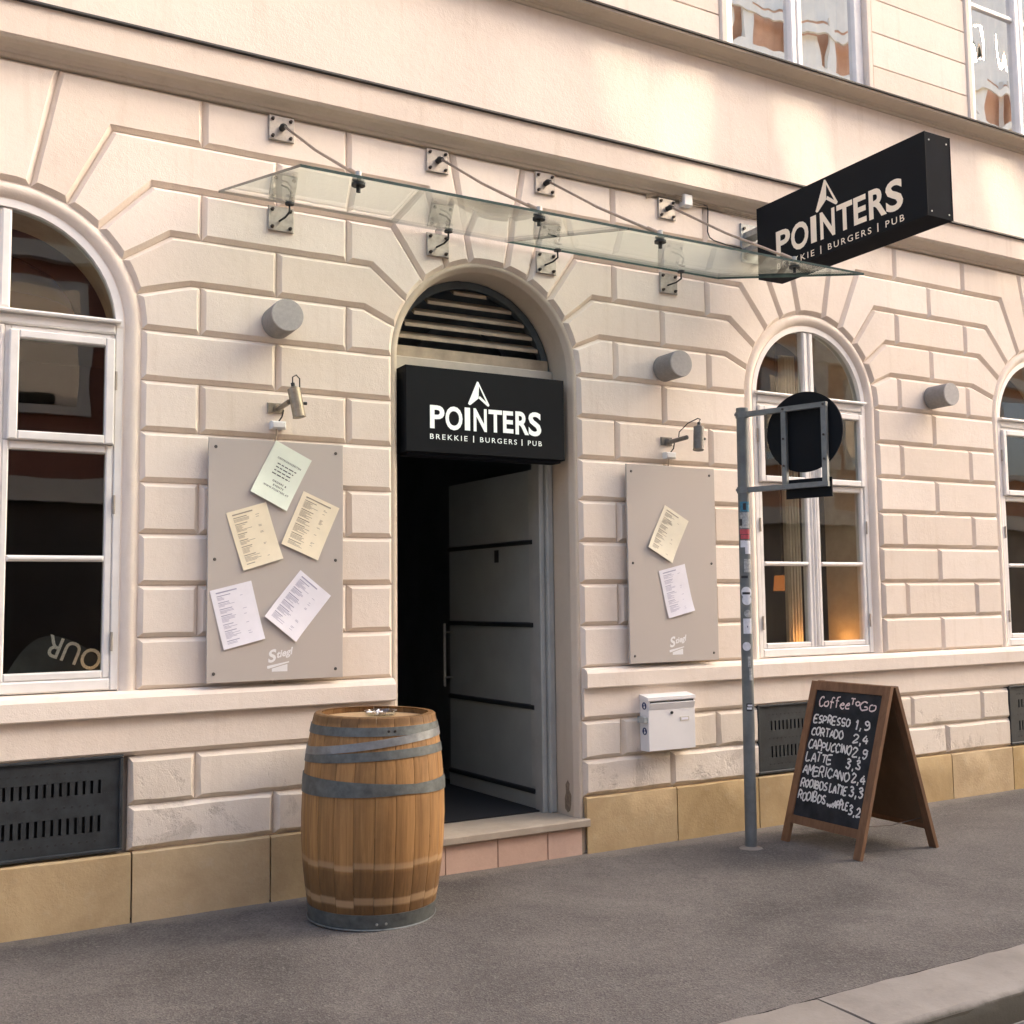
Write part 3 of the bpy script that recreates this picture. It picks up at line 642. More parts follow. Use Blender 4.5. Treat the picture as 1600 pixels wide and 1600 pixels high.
# door frame
fm = MB()
for s in (-1, 1):
    x0, x1 = dc+s*ri, dc+s*(ri-.05); fm.bbox(min(x0, x1), max(x0, x1), yb, .34, .2, ZS, .01)
    x0, x1 = dc+s*(ri-.0505), dc+s*(ri-.085); fm.bbox(min(x0, x1), max(x0, x1), yb+.03, .345, .2, 2.78, .006)
dframe = fm.build('door_frame', 'frame_paint', house)
MB().bbox(dc-ri, dc+ri, yb-.01, .34, 2.79, 2.872, .006).build('door_head', 'cream_paint', house)
v = [(DR-.0462, .075+.075*a, .22+.19*b) for a, b in ((.2, .08), (.55, 0), (.95, .1), (1, .42), (.8, .6), (.85, .85), (.5, 1), (.25, .9), (.3, .7), (0, .55), (.05, .3))]
simple('bare_render', (.26, .20, .14), .9, var=.3, scale=40)
MB().add(v, [tuple(range(len(v)))]).build('bare_patch', 'bare_render', house)
# louvred fanlight
lm = MB()
ring_poly(lm, dc, ri-.045, ri, yb+.02, yb+.07); lg = lm.build('louvre_grille', 'slat_dark', house)
MB().prism([(dc-ri+.02, 2.94), (dc-ri+.02, 2.8725), (dc+ri-.02, 2.8725), (dc+ri-.02, 2.94)][::-1], yb+.015, yb+.05).build('bottom_rail', 'slat_metal', lg)
ring = MB(); ring_poly(ring, dc, .30, .335, yb+.10, yb+.13); ring.build('inner_arch', 'slat_dark', lg)
for z in (2.995, 3.068, 3.141, 3.214, 3.287):
    h = math.sqrt(max(.001, (ri-.05)**2-(z+.02-ZS)**2)); sm_ = MB()
    sm_.extr_x([(yb+.012, z-.012), (yb+.012, z+.008), (yb+.075, z+.045), (yb+.082, z+.036)], dc-h, dc+h); sm_.build('slat', 'slat_metal', lg)
MB().box(dc-.6, dc+.6, .40, .43, 2.8, 3.5).build('louvre_backing', 'slat_dark', lg)
# open door leaf, hinged on the right jamb
lv = Matrix.Rotation(R(90+3.0), 4, 'Z')
door = MB(); LW, LH = 1.08, 2.06
door.box(0, LW, -.025, .025, 0, LH); door.bbox(.0, LW, .0255, .034, .0, .09, .003)
door = door.build('door', 'door_paint', house); door.location = (3.375, .345, .215); door.rotation_euler = (0, 0, R(93.0))
for z in (.095, .60, 1.10, 1.61):
    MB().extr_x([(.0255, z-.012), (.036, z-.012), (.042, z-.008), (.042, z+.010), (.036, z+.015), (.0255, z+.018)], .012, LW-.002).build('door_bar', 'door_bar', door)
MB().box(.0, .05, .0255, .032, .13, LH).build('edge_strip', 'frame_paint', door)
hm = MB(); hm.cyl((LW-.03, .085, .67), (LW-.03, .085, 1.10), .011, n=10)
for z in (.73, 1.04): hm.cyl((LW-.03, .02, z), (LW-.03, .085, z), .007, n=8)
hm.build('door_handle', 'galvanised', door, smooth=40)
MB().box(.42, .47, .0255, .028, 1.50, 1.58).build('lock_plate', 'door_bar', door)

# ------------------------------------------------------------------ cellar vent grilles
def vent(x0, x1, z0=.336, z1=.768):
    m = MB(); m.box(x0, x1, .012, .03, z0, z0+.092); m.box(x0, x1, .012, .03, z1-.104, z1); m.box(x0, x1, .012, .03, (z0+z1)/2-.05, (z0+z1)/2+.05)
    m.box(x0, x0+.09, .0125, .0295, z0+.092, z1-.104); m.box(x1-.09, x1, .0125, .0295, z0+.092, z1-.104)
    xa, xb = x0+.09, x1-.09; n = int((xb-xa)/.0335); p = (xb-xa)/n
    for i in range(n):
        m.box(xa+i*p, xa+i*p+p*.62, .013, .029, z0+.0925, z1-.1045)
    v = m.build('vent_grille', 'grille_metal', house)
    r = MB(); r.bbox(x0-.006, x1+.006, -.002, .011, z0-.006, z0+.010, .003); r.bbox(x0-.006, x1+.006, -.002, .011, z1-.010, z1+.004, .003)
    r.bbox(x0-.006, x0+.010, -.001, .011, z0+.0105, z1-.0105, .003); r.bbox(x1-.010, x1+.006, -.001, .011, z0+.0105, z1-.0105, .003); r.build('grille_frame', 'grille_metal', v)
    d = MB()
    for i in range(n):
        for z in (z1-.062, (z0+z1)/2, z0+.052): d.cyl((xa+(i+.3)*p, .0125, z), (xa+(i+.3)*p, .0105, z), .006, n=6)
    d.build('punched_holes', 'fitting_dark', v)['kind'] = 'stuff'
    MB().box(x0, x1, .05, .08, z0-.01, z1).build('vent_backing', 'mat_black', v)
vent(-.262, .892); vent(4.815, 5.915); vent(7.33, 8.48)

# ------------------------------------------------------------------ glass canopy
can = empty('glass_canopy', 'frameless greenish glass canopy hung on four steel rods above the pub door', 'canopy', (2.9, -.6, 3.3))
can.location = (0, 0, 0)
GZ = lambda y: 3.545+.252*(y+.03)
for a, b in ((1.305, 2.958), (2.963, 4.55)):
    m = MB(); y0, y1 = -1.25, -.03; t = .013
    v = [(a+(.03 if a < 2 else 0), y0, GZ(y0)), (b, y0, GZ(y0)), (b, y1, GZ(y1)), (a, y1, GZ(y1))]; v += [(x, y, z+t) for x, y, z in v]
    m.add(v, [(0, 3, 2, 1), (4, 5, 6, 7)]); m.cur = 1; m.add(v, [(0, 1, 5, 4), (1, 2, 6, 5), (2, 3, 7, 6), (3, 0, 4, 7)])
    m.build('glass_pane', None, can, mats=['canopy_glass', 'glass_edge'])
PX = [1.635, 2.539, 3.25, 4.16]
for i, x in enumerate(PX):
    for z in (3.955, 3.468):
        pl = MB(); pl.bbox(x-.068, x+.068, -.016, -.004, z-.066, z+.066, .003); pl = pl.build('wall_plate', 'bracket_steel', can)
        for dx in (-.048, .048):
            for dz in (-.046, .046):
                q = MB(); q.cyl((x+dx, -.016, z+dz), (x+dx, -.026, z+dz), .0105, .009, n=6); q.cyl((x+dx, -.026, z+dz), (x+dx, -.034, z+dz), .005, n=8); q.build('bolt', 'bolt_dark', pl)
    yt = -1.12; zt = GZ(yt)
    m = MB(); m.cyl((x, -.016, 3.955), (x, -.05, 3.955), .016, n=12); m.cyl((x, -.04, 3.955), (x, -.075, 3.945), .018, .010, n=12); m.build('rod_anchor', 'fitting_dark', can, smooth=40)
    m = MB(); m.tube([(x, -.06, 3.95), (x, -.56, (3.95+zt+.04)/2), (x, yt+.02, zt+.045)], .0075); m.cyl((x, yt+.10, zt+.045+.08*.63), (x, yt+.01, zt+.042), .010, n=10); m.build('tie_rod', 'rod_steel', can, smooth=60)
    m = MB(); m.cyl((x, yt, zt+.0135), (x, yt, zt+.05), .014, n=12); m.cyl((x, yt, zt+.0135), (x, yt, zt+.02), .026, n=16); m.build('rod_clamp', 'galvanised', can, smooth=40)
    m = MB(); m.cyl((x, yt, zt-.001), (x, yt, zt-.012), .030, n=18); m.cyl((x, yt, zt-.012), (x, yt, zt-.040), .010, n=8); m.build('underside_clamp', 'fitting_dark', can, smooth=40)
    yl = -.13; zl = GZ(yl)
    m = MB(); m.tube([(x-.01, -.016, 3.455), (x+.0, -.09, 3.455), (x+.008, yl, 3.470), (x+.008, yl, zl-.01)], .0055); m.cyl((x+.008, yl, zl-.012), (x+.008, yl, zl-.002), .023, n=16); m.build('support_arm', 'fitting_dark', can, smooth=50)

# ------------------------------------------------------------------ signs
POINT = [('P', 413, 510, 1036, 1186), ('O', 516, 632, 1034, 1190), ('I', 647, 684, 1034, 1184), ('N', 708, 800, 1034, 1186), ('T', 812, 908, 1034, 1184), ('E', 914, 988, 1034, 1182), ('R', 1003, 1102, 1030, 1186), ('S', 1098, 1192, 1026, 1190)]
def pointers(par, org, U, V, w, mat, zb, ht, ax, az0, az1, sub0, sub1):
    """logo: word width w from org, baseline zb, height ht; arrow centre ax, az0..az1; subtitle between sub0, sub1"""
    k = w/(1192-413)
    for ch, a, b, t, bt in POINT:
        m = MB(); text_on(m, ch, org, U, V, (a-413)*k, (b-413)*k, zb+(1186-bt)*ht/152, zb+(1186-t)*ht/152, .028, lift=.003); m.build('letter', mat, par)
    m = MB(); s = (az1-az0)/152; f = lambda x, y: (ax+(x-745)*s, az1-(y-878)*s)
    poly_on(m, [f(738, 876), f(672, 1024), f(680, 1033), f(690, 1032), f(749, 985), f(752, 905), f(748, 884)], org, U, V, .003)
    poly_on(m, [f(738, 876), f(752, 905), f(804, 1006), f(820, 1032), f(828, 1024), f(748, 878)], org, U, V, .0032)
    poly_on(m, [f(749, 985), f(812, 1032), f(824, 1033), f(804, 1006), f(756, 968)], org, U, V, .0034)
    m.build('arrow_emblem', mat, par)
    for txt, x0, x1 in (('BREKKIE', 413, 665), ('BURGERS', 752, 1012), ('PUB', 1092, 1194)):
        m = MB(); text_on(m, txt, org, U, V, (x0-413)*k, (x1-413)*k, sub0, sub1, .004, 1.35, lift=.003); m.build('subtitle_word', mat, par)
    for xx in (707, 1049):
        m = MB(); poly_on(m, [((xx-416)*k, sub0-.006*w), ((xx-410)*k, sub0-.006*w), ((xx-410)*k, sub1+.006*w), ((xx-416)*k, sub1+.006*w)], org, U, V, .003); m.build('divider', mat, par)
ds = empty('door_sign', 'black sign box over the door with glowing white pub lettering', 'sign', (2.868, .1, 2.28))
ds.location = (0, 0, 0)
MB().bbox(2.344, 3.368, 0, .14, 2.292, 2.772, .003).build('sign_box', 'black_sign', ds)
MB().box(2.36, 3.35, .02, .12, 2.277, 2.2915).build('bottom_lip', 'sign_edge', ds)
pointers(ds, (2.487, 0, 0), (1, 0, 0), (0, 0, 1), .718, 'sign_letter_lit', 2.427, .132, .302, 2.578, 2.712, 2.367, 2.396)
ps = empty('projecting_sign', 'black box sign projecting from the wall with cream pub lettering', 'sign', (4.85, -.2, 3.5))
ps.location = (0, 0, 0)
m = MB(); m.box(4.752, 4.948, -1.528, -.20, 3.522, 3.992); m.build('sign_box', 'sign_edge', ps)
MB().box(4.747, 4.7515, -1.530, -.198, 3.523, 3.993).build('face_panel', 'black_sign', ps)
MB().box(4.9485, 4.953, -1.530, -.198, 3.523, 3.993).build('face_panel', 'black_sign', ps)
for z in (3.55, 3.95):
    for x in (4.78, 4.92): MB().cyl((x, -1.528, z), (x, -1.531, z), .005, n=8).build('screw', 'galvanised', ps)
pointers(ps, (4.747, -.372, 0), (0, -1, 0), (0, 0, 1), 1.0, 'sign_letter', 3.618, .168, .430, 3.80, 3.975, 3.540, 3.578)
m = MB(); m.bbox(4.775, 4.935, -.014, -.003, 3.70, 3.965, .003); m.box(4.80, 4.90, -.18, -.0145, 3.76, 3.80); m.box(4.80, 4.90, -.18, -.0145, 3.86, 3.90); m.build('wall_bracket', 'galvanised', ps)
for z in (3.73, 3.93): MB().cyl((4.80, -.014, z), (4.80, -.026, z), .010, n=6).build('bolt', 'bolt_dark', ps)

# ------------------------------------------------------------------ wall lamps (grey cylinders)
WL = [((1.618, 2.915), 'round grey cylinder wall lamp above the larger menu board beside the arched window on the left of the door', ), ((4.105, 2.912), ''), ((6.58, 2.928), '')]
labs = ['grey cylinder wall lamp above the five-sheet menu board', 'grey cylinder wall lamp above the two-sheet menu board', 'grey cylinder wall lamp between the two arched windows']
for (p_, _), lb in zip([(a[0], 0) for a in WL], labs):
    e = empty('wall_lamp', lb, 'lamp', (p_[0], 0, p_[1]), 'grey cylinder lamps on the facade')
    m = MB(); m.cyl((0, -.012, 0), (0, -.185, 0), .083, n=40); m.build('housing', 'lamp_grey_side', e, smooth=40)
    m = MB(); m.cyl((0, -.1855, 0), (0, -.192, 0), .083, .080, n=40); m.build('front_cap', 'lamp_grey', e, smooth=30)
    m = MB(); m.cyl((0, .0, 0), (0, -.0115, 0), .05, n=24); m.build('mounting_base', 'dark_metal', e)

# ------------------------------------------------------------------ spotlights
def spot(x, z, lab, mat, tilt, cablepts, hx):
    e = empty('spotlight', lab, 'spotlight', (x, 0, z), 'spotlights over the menu boards')
    MB().bbox(-.052, .034, -.012, -.003, -.026, .026, .003).build('mounting_plate', mat, e)
    m = MB(); m.tube([(0, -.01, -.004), (.0, -.05, -.006), (.0, -.20, 0)], .014, 10); m.cyl((0, -.012, -.004), (0, -.04, -.005), .024, .016, n=14); m.build('arm', mat, e, smooth=60)
    d = Vector((math.sin(R(tilt)), -.10, -math.cos(R(tilt)))).normalized(); c = Vector((hx, -.225, -.005)); a = c-d*.072; b = c+d*.072
    m = MB(); m.cyl(a, b, .032, n=26); m.cyl(a, a-d*.012, .027, .012, n=20); m.cyl(b-d*.0, b+d*.003, .034, n=26); m.build('lamp_head', mat, e, smooth=40)
    MB().cyl(c+Vector((.02, 0, 0)), c+Vector((.052, 0, 0)), .008, n=10).build('tilt_knob', 'fitting_dark', e)
    g = a-d*.012; MB().cyl(g, g-d*.018, .010, n=10).build('cable_gland', 'fitting_dark', e)
    g = g-d*.018
    MB().tube([g, g+Vector((0, 0, .03)), g+Vector((.018, 0, .042)), g+Vector((.036, 0, .025)), g+Vector((.040, .01, -.03)), c+Vector((.034, .03, .02))] if cablepts else [g, g+Vector((.012, 0, .02)), g+Vector((.01, .02, .03)), g+Vector((-.04, .06, .0)), g+Vector((-.075, .10, -.05)), Vector((0, -.12, .012))], .0035, 6).build('cable', 'cable_black', e, smooth=60)
    MB().tube([(.02, -.05, -.015), (.012, -.05, -.05), (-.002, -.035, -.075)], .004, 6).build('feed_cable', 'cable_black', e, smooth=60)
    MB().bbox(-.040, .036, -.050, -.003, -.112, -.072, .008).build('junction_box', 'plastic_white', e)
    MB().tube([(-.01, -.03, -.112), (-.01, -.028, -.14), (-.014, -.02, -.175)], .004, 6).build('tail_cable', 'cable_beige', e, smooth=60)
spot(1.622, 2.470, 'brass cylinder spotlight with looped cable above the five-sheet board', 'spot_brass', 10, True, .032)
spot(4.125, 2.452, 'dull grey cylinder spotlight above the two-sheet board', 'spot_grey', -8, False, .070)

# ------------------------------------------------------------------ menu boards with papers
def menu_board(x0, x1, z0, z1, lab):
    e = empty('menu_board', lab, 'board', (0, 0, 0), 'grey menu boards beside the door')
    MB().bbox(x0, x1, -.052, -.040, z0, z1, .002).build('panel', 'board_grey', e)
    MB().box(x0+.05, x1-.05, -.0395, -.004, z0+.05, z1-.05).build('batten_frame', 'dark_metal', e)
    for x in (x0+.035, x1-.04):
        for z in (z0+.045, (z0+z1)/2, z1-.045): MB().cyl((x, -.052, z), (x, -.056, z), .0085, .006, n=10).build('screw', 'screw', e)
    # brewery logo printed in white
    cx, cz = x0+.36*(1) if x1-x0 < .69 else x0+.365, z0+.095
    m = MB(); O = (0, -.052, 0); U = (1, 0, 0); V = (0, 0, 1); rot = .22
    U2 = (math.cos(rot), 0, math.sin(rot))
    text_on(m, 'S', (cx-.062, -.052, cz-.008), U2, V, 0, .040, -.002, .062, .03, lift=.001, shear=.006)
    text_on(m, 'tiegl', (cx-.022, -.052, cz+.010), U2, V, 0, .082, -.008, .040, .03, lift=.001, shear=.008)
    poly_on(m, [(cx-.066, cz-.035), (cx-.058, cz-.036), (cx+.046, cz-.008), (cx+.046, cz-.002), (cx-.066, cz-.022)], O, U, V, .001)
    poly_on(m, [(cx-.042, cz-.052), (cx+.038, cz-.052), (cx+.038, cz-.016), (cx+.010, cz-.022), (cx-.042, cz-.036)], O, U, V, .001)
    m.build('printed_logo', 'logo_white', e)
    return e
menu_board(1.265, 1.962, 1.087, 2.292, 'larger grey menu board with five sheets stuck on it')
menu_board(3.773, 4.455, 1.082, 2.290, 'grey menu board with two sheets above the mailbox')
def sheet(corner_tl, ang, wd, ht, mat, lab, ink, kind, curl):
    """corner_tl: top left corner on the board, ang: clockwise tilt of its top edge"""
    x0, z0 = corner_tl; U = Vector((math.cos(ang), 0, -math.sin(ang))); D = Vector((-math.sin(ang), 0, -math.cos(ang)))
    O = Vector((x0, -.0540, z0)); m = MB(); n = 8; v = []
    def pos(s, t, l=0):
        lift = .001+curl[0]*max(0, t-.55)**2*4*(1-s*.6)+curl[1]*max(0, t-.6)**2*4*s+curl[2]*max(0, .3-t)**2*6*s
        return O+U*(wd*s)+D*(ht*t)+Vector((0, -lift-l, 0))
    for j in range(n+1):
        for i in range(n+1): v.append(pos(i/n, j/n))
    e = m.add(v, [(j*(n+1)+i, (j+1)*(n+1)+i, (j+1)*(n+1)+i+1, j*(n+1)+i+1) for j in range(n) for i in range(n)]).build('paper_sheet', mat, None, smooth=60)
    tag(e, lab, 'paper', 'sheets of paper on the menu boards')
    k = MB()
    def bar(s0, s1, t0, t1): k.add([pos(s0, t0, .0008), pos(s0, t1, .0008), pos(s1, t1, .0008), pos(s1, t0, .0008)], [(0, 1, 2, 3)])
    def words(txt, s0, s1, t0, t1, off=.01, sp=1.25):
        vv, ff = text_mesh(txt, off, 2, sp); xs = [q[0] for q in vv]; ys = [q[1] for q in vv]; a, b, c, d = min(xs), max(xs), min(ys), max(ys)
        k.add([pos(s0+(q[0]-a)/(b-a)*(s1-s0), t1-(q[1]-c)/(d-c)*(t1-t0), .0009) for q in vv], ff)
    if kind == 'hours':
        words('OEFFNUNGSZEITEN', .22, .86, .225, .258, .02)
        for q, (a, b) in enumerate(((.28, .80), (.28, .76), (.28, .74), (.26, .74))):
            t = .325+.062*q; x = a
            while x < b:
                L = random.uniform(.05, .13); bar(x, min(b, x+L), t, t+.018); x += L+.025
        words('ORDERS &', .36, .74, .62, .655, .02); words('EVENTS', .42, .70, .685, .72, .02); words('WWW.POINTERS.AT', .20, .88, .75, .785, .02)
    else:
        t = .06; bar(.12, .62 if kind != 'right' else .8, t, t+.022); t += .06
        while t < .93:
            nl = random.randint(3, 6); bar(.12, .12+random.uniform(.2, .34), t, t+.013); t += .03
            for _ in range(nl):
                if t > .93: break
                bar(.12, .12+random.uniform(.12, .40), t, t+.007)
                if random.random() < .3: bar(.66, .66+random.uniform(.04, .1), t, t+.007)
                t += .0185
            t += .025
    k.build('printed_lines', ink, e)['kind'] = 'stuff'
def ang_of(a, b): return math.atan2(-(b[1]-a[1]), b[0]-a[0])
PAPERS = []
sheet((1.603, 2.296), .467, .21, .297, 'paper_green', 'pale green sheet of opening hours on the larger menu board', 'ink', 'hours', (.018, .006, .004))
sheet((1.352, 1.918), -.299, .21, .297, 'paper_cream', 'cream menu sheet tilted left, below the green sheet', 'ink_pale', 'left', (.010, .012, .002))
sheet((1.748, 2.043), .407, .21, .297, 'paper_cream', 'cream menu sheet tilted right, beside the green sheet', 'ink_pale', 'right', (.010, .006, .002))
sheet((1.276, 1.535), -.24, .21, .297, 'paper_white', 'white menu sheet tilted left, on the larger menu board', 'ink_blue', 'left', (.006, .012, .002))
sheet((1.733, 1.638), .683, .21, .297, 'paper_white', 'white menu sheet tilted right, on the larger menu board', 'ink_blue', 'left', (.016, .006, .002))
sheet((4.056, 2.046), .49, .205, .297, 'paper_pale', 'cream sheet tilted right, on the board above the mailbox', 'ink_pale', 'left', (.014, .006, .002))
sheet((3.998, 1.638), -.22, .205, .297, 'paper_white', 'white menu sheet on the board above the mailbox', 'ink_blue', 'left', (.006, .014, .002))

# ------------------------------------------------------------------ mailbox
mb = empty('mailbox', 'white metal wall mailbox with a slot flap and blue stickers on its side', 'mailbox', (3.87, 0, .56))
MB().bbox(0, .352, -.090, -.003, 0, .30, .003).build('body', 'mail_white', mb)
m = MB(); m.add([(-.004, -.003, .335), (-.004, -.003, .3005), (-.004, -.094, .3005), (-.004, -.094, .318), (.356, -.003, .335), (.356, -.003, .3005), (.356, -.094, .3005), (.356, -.094, .318)],
    [(0, 1, 2, 3), (4, 7, 6, 5), (0, 3, 7, 4), (3, 2, 6, 7), (2, 1, 5, 6), (1, 0, 4, 5)]); m.build('lid', 'mail_white', mb)
MB().box(.012, .340, -.0925, -.0905, .283, .2955).build('slot', 'fitting_dark', mb)
m = MB(); m.add([(.008, -.0915, .245), (.344, -.0915, .245), (.344, -.104, .284), (.008, -.104, .284), (.008, -.0905, .245), (.344, -.0905, .245), (.344, -.100, .286), (.008, -.100, .286)],
    [(0, 1, 2, 3), (7, 6, 5, 4), (0, 4, 5, 1), (2, 6, 7, 3), (1, 5, 6, 2), (0, 3, 7, 4)]); m.build('slot_flap', 'mail_white', mb)
m = MB(); m.cyl((.172, -.0905, .222), (.172, -.097, .222), .009, n=14); m.build('keyhole', 'fitting_dark', mb)
m = MB(); m.box(.235, .302, -.0935, -.0905, .168, .194); m.build('name_holder', 'cream_paint', mb)
MB().box(.244, .294, -.0945, -.094, .174, .188).build('name_card', 'paper_white', mb)
MB().bbox(-.030, -.0005, -.085, -.020, .170, .205, .003).build('side_name_plate', 'frame_paint', mb)
for z in (.268, .118):
    m = MB(); m.cyl((-.0005, -.050, z), (-.002, -.050, z), .022, n=24); s = m.build('round_sticker', 'icon_blue', mb)
    m = MB(); m.cyl((-.002, -.050, z+.010), (-.0028, -.050, z+.010), .0045, n=10); m.box(-.0028, -.002, -.053, -.049, z-.008, z+.006); m.box(-.0028, -.002, -.060, -.053, z-.006, z-.002)
    m.cyl((-.002, -.052, z-.008), (-.0027, -.052, z-.008), .007, n=12); m.build('white_symbol', 'logo_white', s)

# ------------------------------------------------------------------ junction box and cables by the canopy
jb = empty('junction_box', 'small white junction box with beige cables under the cornice', 'junction box', (4.30, 0, 3.99))
MB().bbox(-.030, .040, -.055, -.003, 0, .075, .006).build('box', 'plastic_white', jb)
for k in range(3):
    MB().tube([(-.03, -.03, .03+.014*k), (-.09, -.02, .052+.008*k), (-.19, -.012, .055+.006*k), (-.30, -.01, .012+.01*k)], .004, 6).build('cable', 'cable_beige', jb, smooth=60)
for k in range(3):
    z = .018+.015*k
    MB().tube([(.04, -.03, z), (.10, -.018, z+.004), (.17, -.012, .035+.008*k), (.55+.1*k, -.012, .018+.010*k)], .004, 6).build('cable', 'cable_beige', jb, smooth=60)
MB().tube([(.16, -.014, .044), (.188, -.014, .040), (.196, -.014, .015), (.192, -.014, -.08), (.190, -.012, -.13), (.205, -.012, -.165), (.24, -.013, -.182), (.34, -.013, -.194), (.475, -.016, -.200)], .0045, 6).build('feed_cable', 'cable_black', jb, smooth=60)

# ------------------------------------------------------------------ wine barrel
BX, BY, BH = 1.962, -.445, .945
bar_ = empty('wine_barrel', 'weathered oak wine barrel with loose steel hoops standing beside the doorway', 'barrel', (BX, BY, 0))
bar_.rotation_euler = (R(.5), R(.9), R(9))
def br(z): t = (z-.47)/.475; return .341-.052*t*t
NS = 22; hw = math.pi/NS
zz = [.004, .06, .14, .24, .35, .47, .60, .72, .82, .90, BH-.006, BH]
v = []; f = []
for z in zz:
    r = br(z)-(.006 if z in (zz[0], zz[-1]) else 0)
    for a in (-.975, -.80, 0, .80, .975): t = hw*a; v.append((r*math.cos(t)-(.0020 if abs(a) > .9 else 0), r*math.sin(t), z))
    for a in (.975, -.975): t = hw*a; q = r-.026; v.append((q*math.cos(t), q*math.sin(t), z))
n = 7
for i in range(len(zz)-1):
    for k in range(n): f.append((i*n+k, i*n+(k+1) % n, (i+1)*n+(k+1) % n, (i+1)*n+k))
f += [tuple(range(n-1, -1, -1)), tuple((len(zz)-1)*n+k for k in range(n))]
st = MB().add(v, f).build('stave', 'oak', bar_, smooth=35); sme = st.data
for k in range(NS):
    o = st if k == 0 else link('stave', sme, bar_)
    o.rotation_euler = (0, 0, 2*math.pi*k/NS+.05)
hd = MB(); hd.cyl((0, 0, BH-.050), (0, 0, BH-.028), br(BH)-.024, n=48); hd.build('barrel_head', 'oak_plain', bar_)
# head boards
def hoop(z0, hgt, tx, ty, mat, phi0=0, thick=.0025, name='hoop', kink=0):
    m = MB(); n = 72; v = []; f = []
    for i in range(n):
        t = 2*math.pi*i/n; z = z0+tx*math.cos(t)+ty*math.sin(t)+kink*math.cos(2*t)
        for dz in (0, hgt):
            zq = z+dz; r = br(max(.0, min(BH, zq)))+.0010; v.append((r*math.cos(t), r*math.sin(t), zq)); v.append(((r+thick)*math.cos(t), (r+thick)*math.sin(t), zq))
    for i in range(n):
        j = (i+1) % n; a, b = 4*i, 4*j
        f += [(a+1, b+1, b+3, a+3), (a, a+2, b+2, b), (a+2, a+3, b+3, b+2), (a, b, b+1, a+1)]
    m.add(v, f).build(name, mat, bar_, smooth=40); return (z0, tx, ty)
# camera sees the barrel from about -x-y ; +r side of the picture is world (+.87,-.49)
def ti(front, left, right): pass
Lx, Ly = -.87, .49   # picture left in world; picture front is (-.40,-.92)
hoop(.862, .040, .004, -.002, 'hoop_steel', thick=.003)
hoop(.798, .036, .0312, -.030, 'hoop_bright', thick=.004)
hoop(.742, .040, .012, -.022, 'hoop_steel', thick=.003)
hoop(.606, .044, -.018, .004, 'hoop_steel', thick=.004)
hoop(.598, .040, .012, -.006, 'hoop_steel', thick=.003)
hoop(.002, .070, 0, 0, 'hoop_steel', thick=.004)
m = MB(); m.lathe([(br(0)+.012, .0), (br(0)+.018, .004), (br(0)+.012, .009), (br(0)+.006, .004), (br(0)+.012, .0)], n=48); m.build('fallen_hoop', 'hoop_steel', bar_, smooth=60)
def rivet(ang, z, mat='bolt_dark'):
    r = br(z)+.004; c = Vector((r*math.cos(ang), r*math.sin(ang), z)); d = Vector((math.cos(ang), math.sin(ang), 0)); MB().cyl(c, c+d*.004, .007, .005, n=10).build('rivet', mat, bar_)
af = math.atan2(-.92, -.40)
for da in (.18, .24): rivet(af+da*1.6-.05-R(9), .884)
for da in (.10, .24): rivet(af+da-R(9), .03, 'galvanised')
# ashtray
at = empty('ashtray', 'round clear glass ashtray full of cigarette butts on the barrel', 'ashtray', (2.03, -.395, BH-.0275))
MB().lathe([(.0005, .004), (.062, .004), (.070, .010), (.074, .024), (.080, .025), (.081, .020), (.076, .004), (.070, 0), (.0005, 0)], n=40).build('dish', 'ashtray_glass', at, smooth=50)
for k in range(12):
    a = random.uniform(0, 6.28); r = random.uniform(0, .045); L = random.uniform(.018, .03); b = random.uniform(0, 6.28)
    c = Vector((r*math.cos(a), r*math.sin(a), .009+.003*(k % 4))); d = Vector((math.cos(b), math.sin(b), random.uniform(0, .3)))
    MB().cyl(c, c+d*L, .0042, n=8).build('cigarette_butt', ['butt', 'paper_white'][k % 2], at)

# ------------------------------------------------------------------ traffic sign on a pole
PXp, PYp = 4.362, -.405
tp = empty('sign_post', 'grey steel post covered in stickers holding a round traffic sign seen from behind', 'sign post', (PXp, PYp, 0))
tp.rotation_euler = (0, R(.6), 0)
m = MB(); m.cyl((0, 0, -.02), (0, 0, 2.60), .0345, n=28); m.cyl((0, 0, 2.60), (0, 0, 2.618), .036, n=28); m.build('pole', 'pole_paint', tp, smooth=40)
m = MB(); m.lathe([(.0345, .0), (.075, -.002), (.06, .006), (.036, .014)], n=24); m.build('pole_footing', 'kerb_granite', tp, smooth=60)
dirx = Vector((math.cos(R(-70)), math.sin(R(-70)), 0)); nb = Vector((.94, .342, 0))
def barbox(s0, s1, z0, z1, n0, n1, nm, mat='bar_paint'):
    v = [dirx*s+nb*q+Vector((0, 0, z)) for z in (z0, z1) for s, q in ((s0, n0), (s1, n0), (s1, n1), (s0, n1))]
    return MB().add(v, [(0, 3, 2, 1), (4, 5, 6, 7), (0, 1, 5, 4), (1, 2, 6, 5), (2, 3, 7, 6), (3, 0, 4, 7)]).build(nm, mat, tp)
barbox(.03, .545, 2.562, 2.592, -.018, .012, 'bracket_bar'); barbox(.03, .545, 2.102, 2.132, -.018, .012, 'bracket_bar')
barbox(.262, .292, 2.1325, 2.5615, -.017, .011, 'bracket_bar'); barbox(.512, .543, 2.1325, 2.5615, -.017, .011, 'bracket_bar')
for z in (2.577, 2.117):
    m = MB(); m.cyl((0, 0, z-.018), (0, 0, z+.018), .040, n=28); m.cyl((-.045, .01, z), (-.03, .01, z), .010, n=8); m.build('clamp', 'bar_paint', tp, smooth=40)
cz = 2.436; cc = dirx*.385+nb*.035
m = MB(); ctr = cc+Vector((0, 0, cz))
m.cyl(ctr-nb*.004, ctr+nb*.006, .238, n=64); m.build('round_sign', 'black_sign', tp, smooth=40)
m = MB(); n = 64
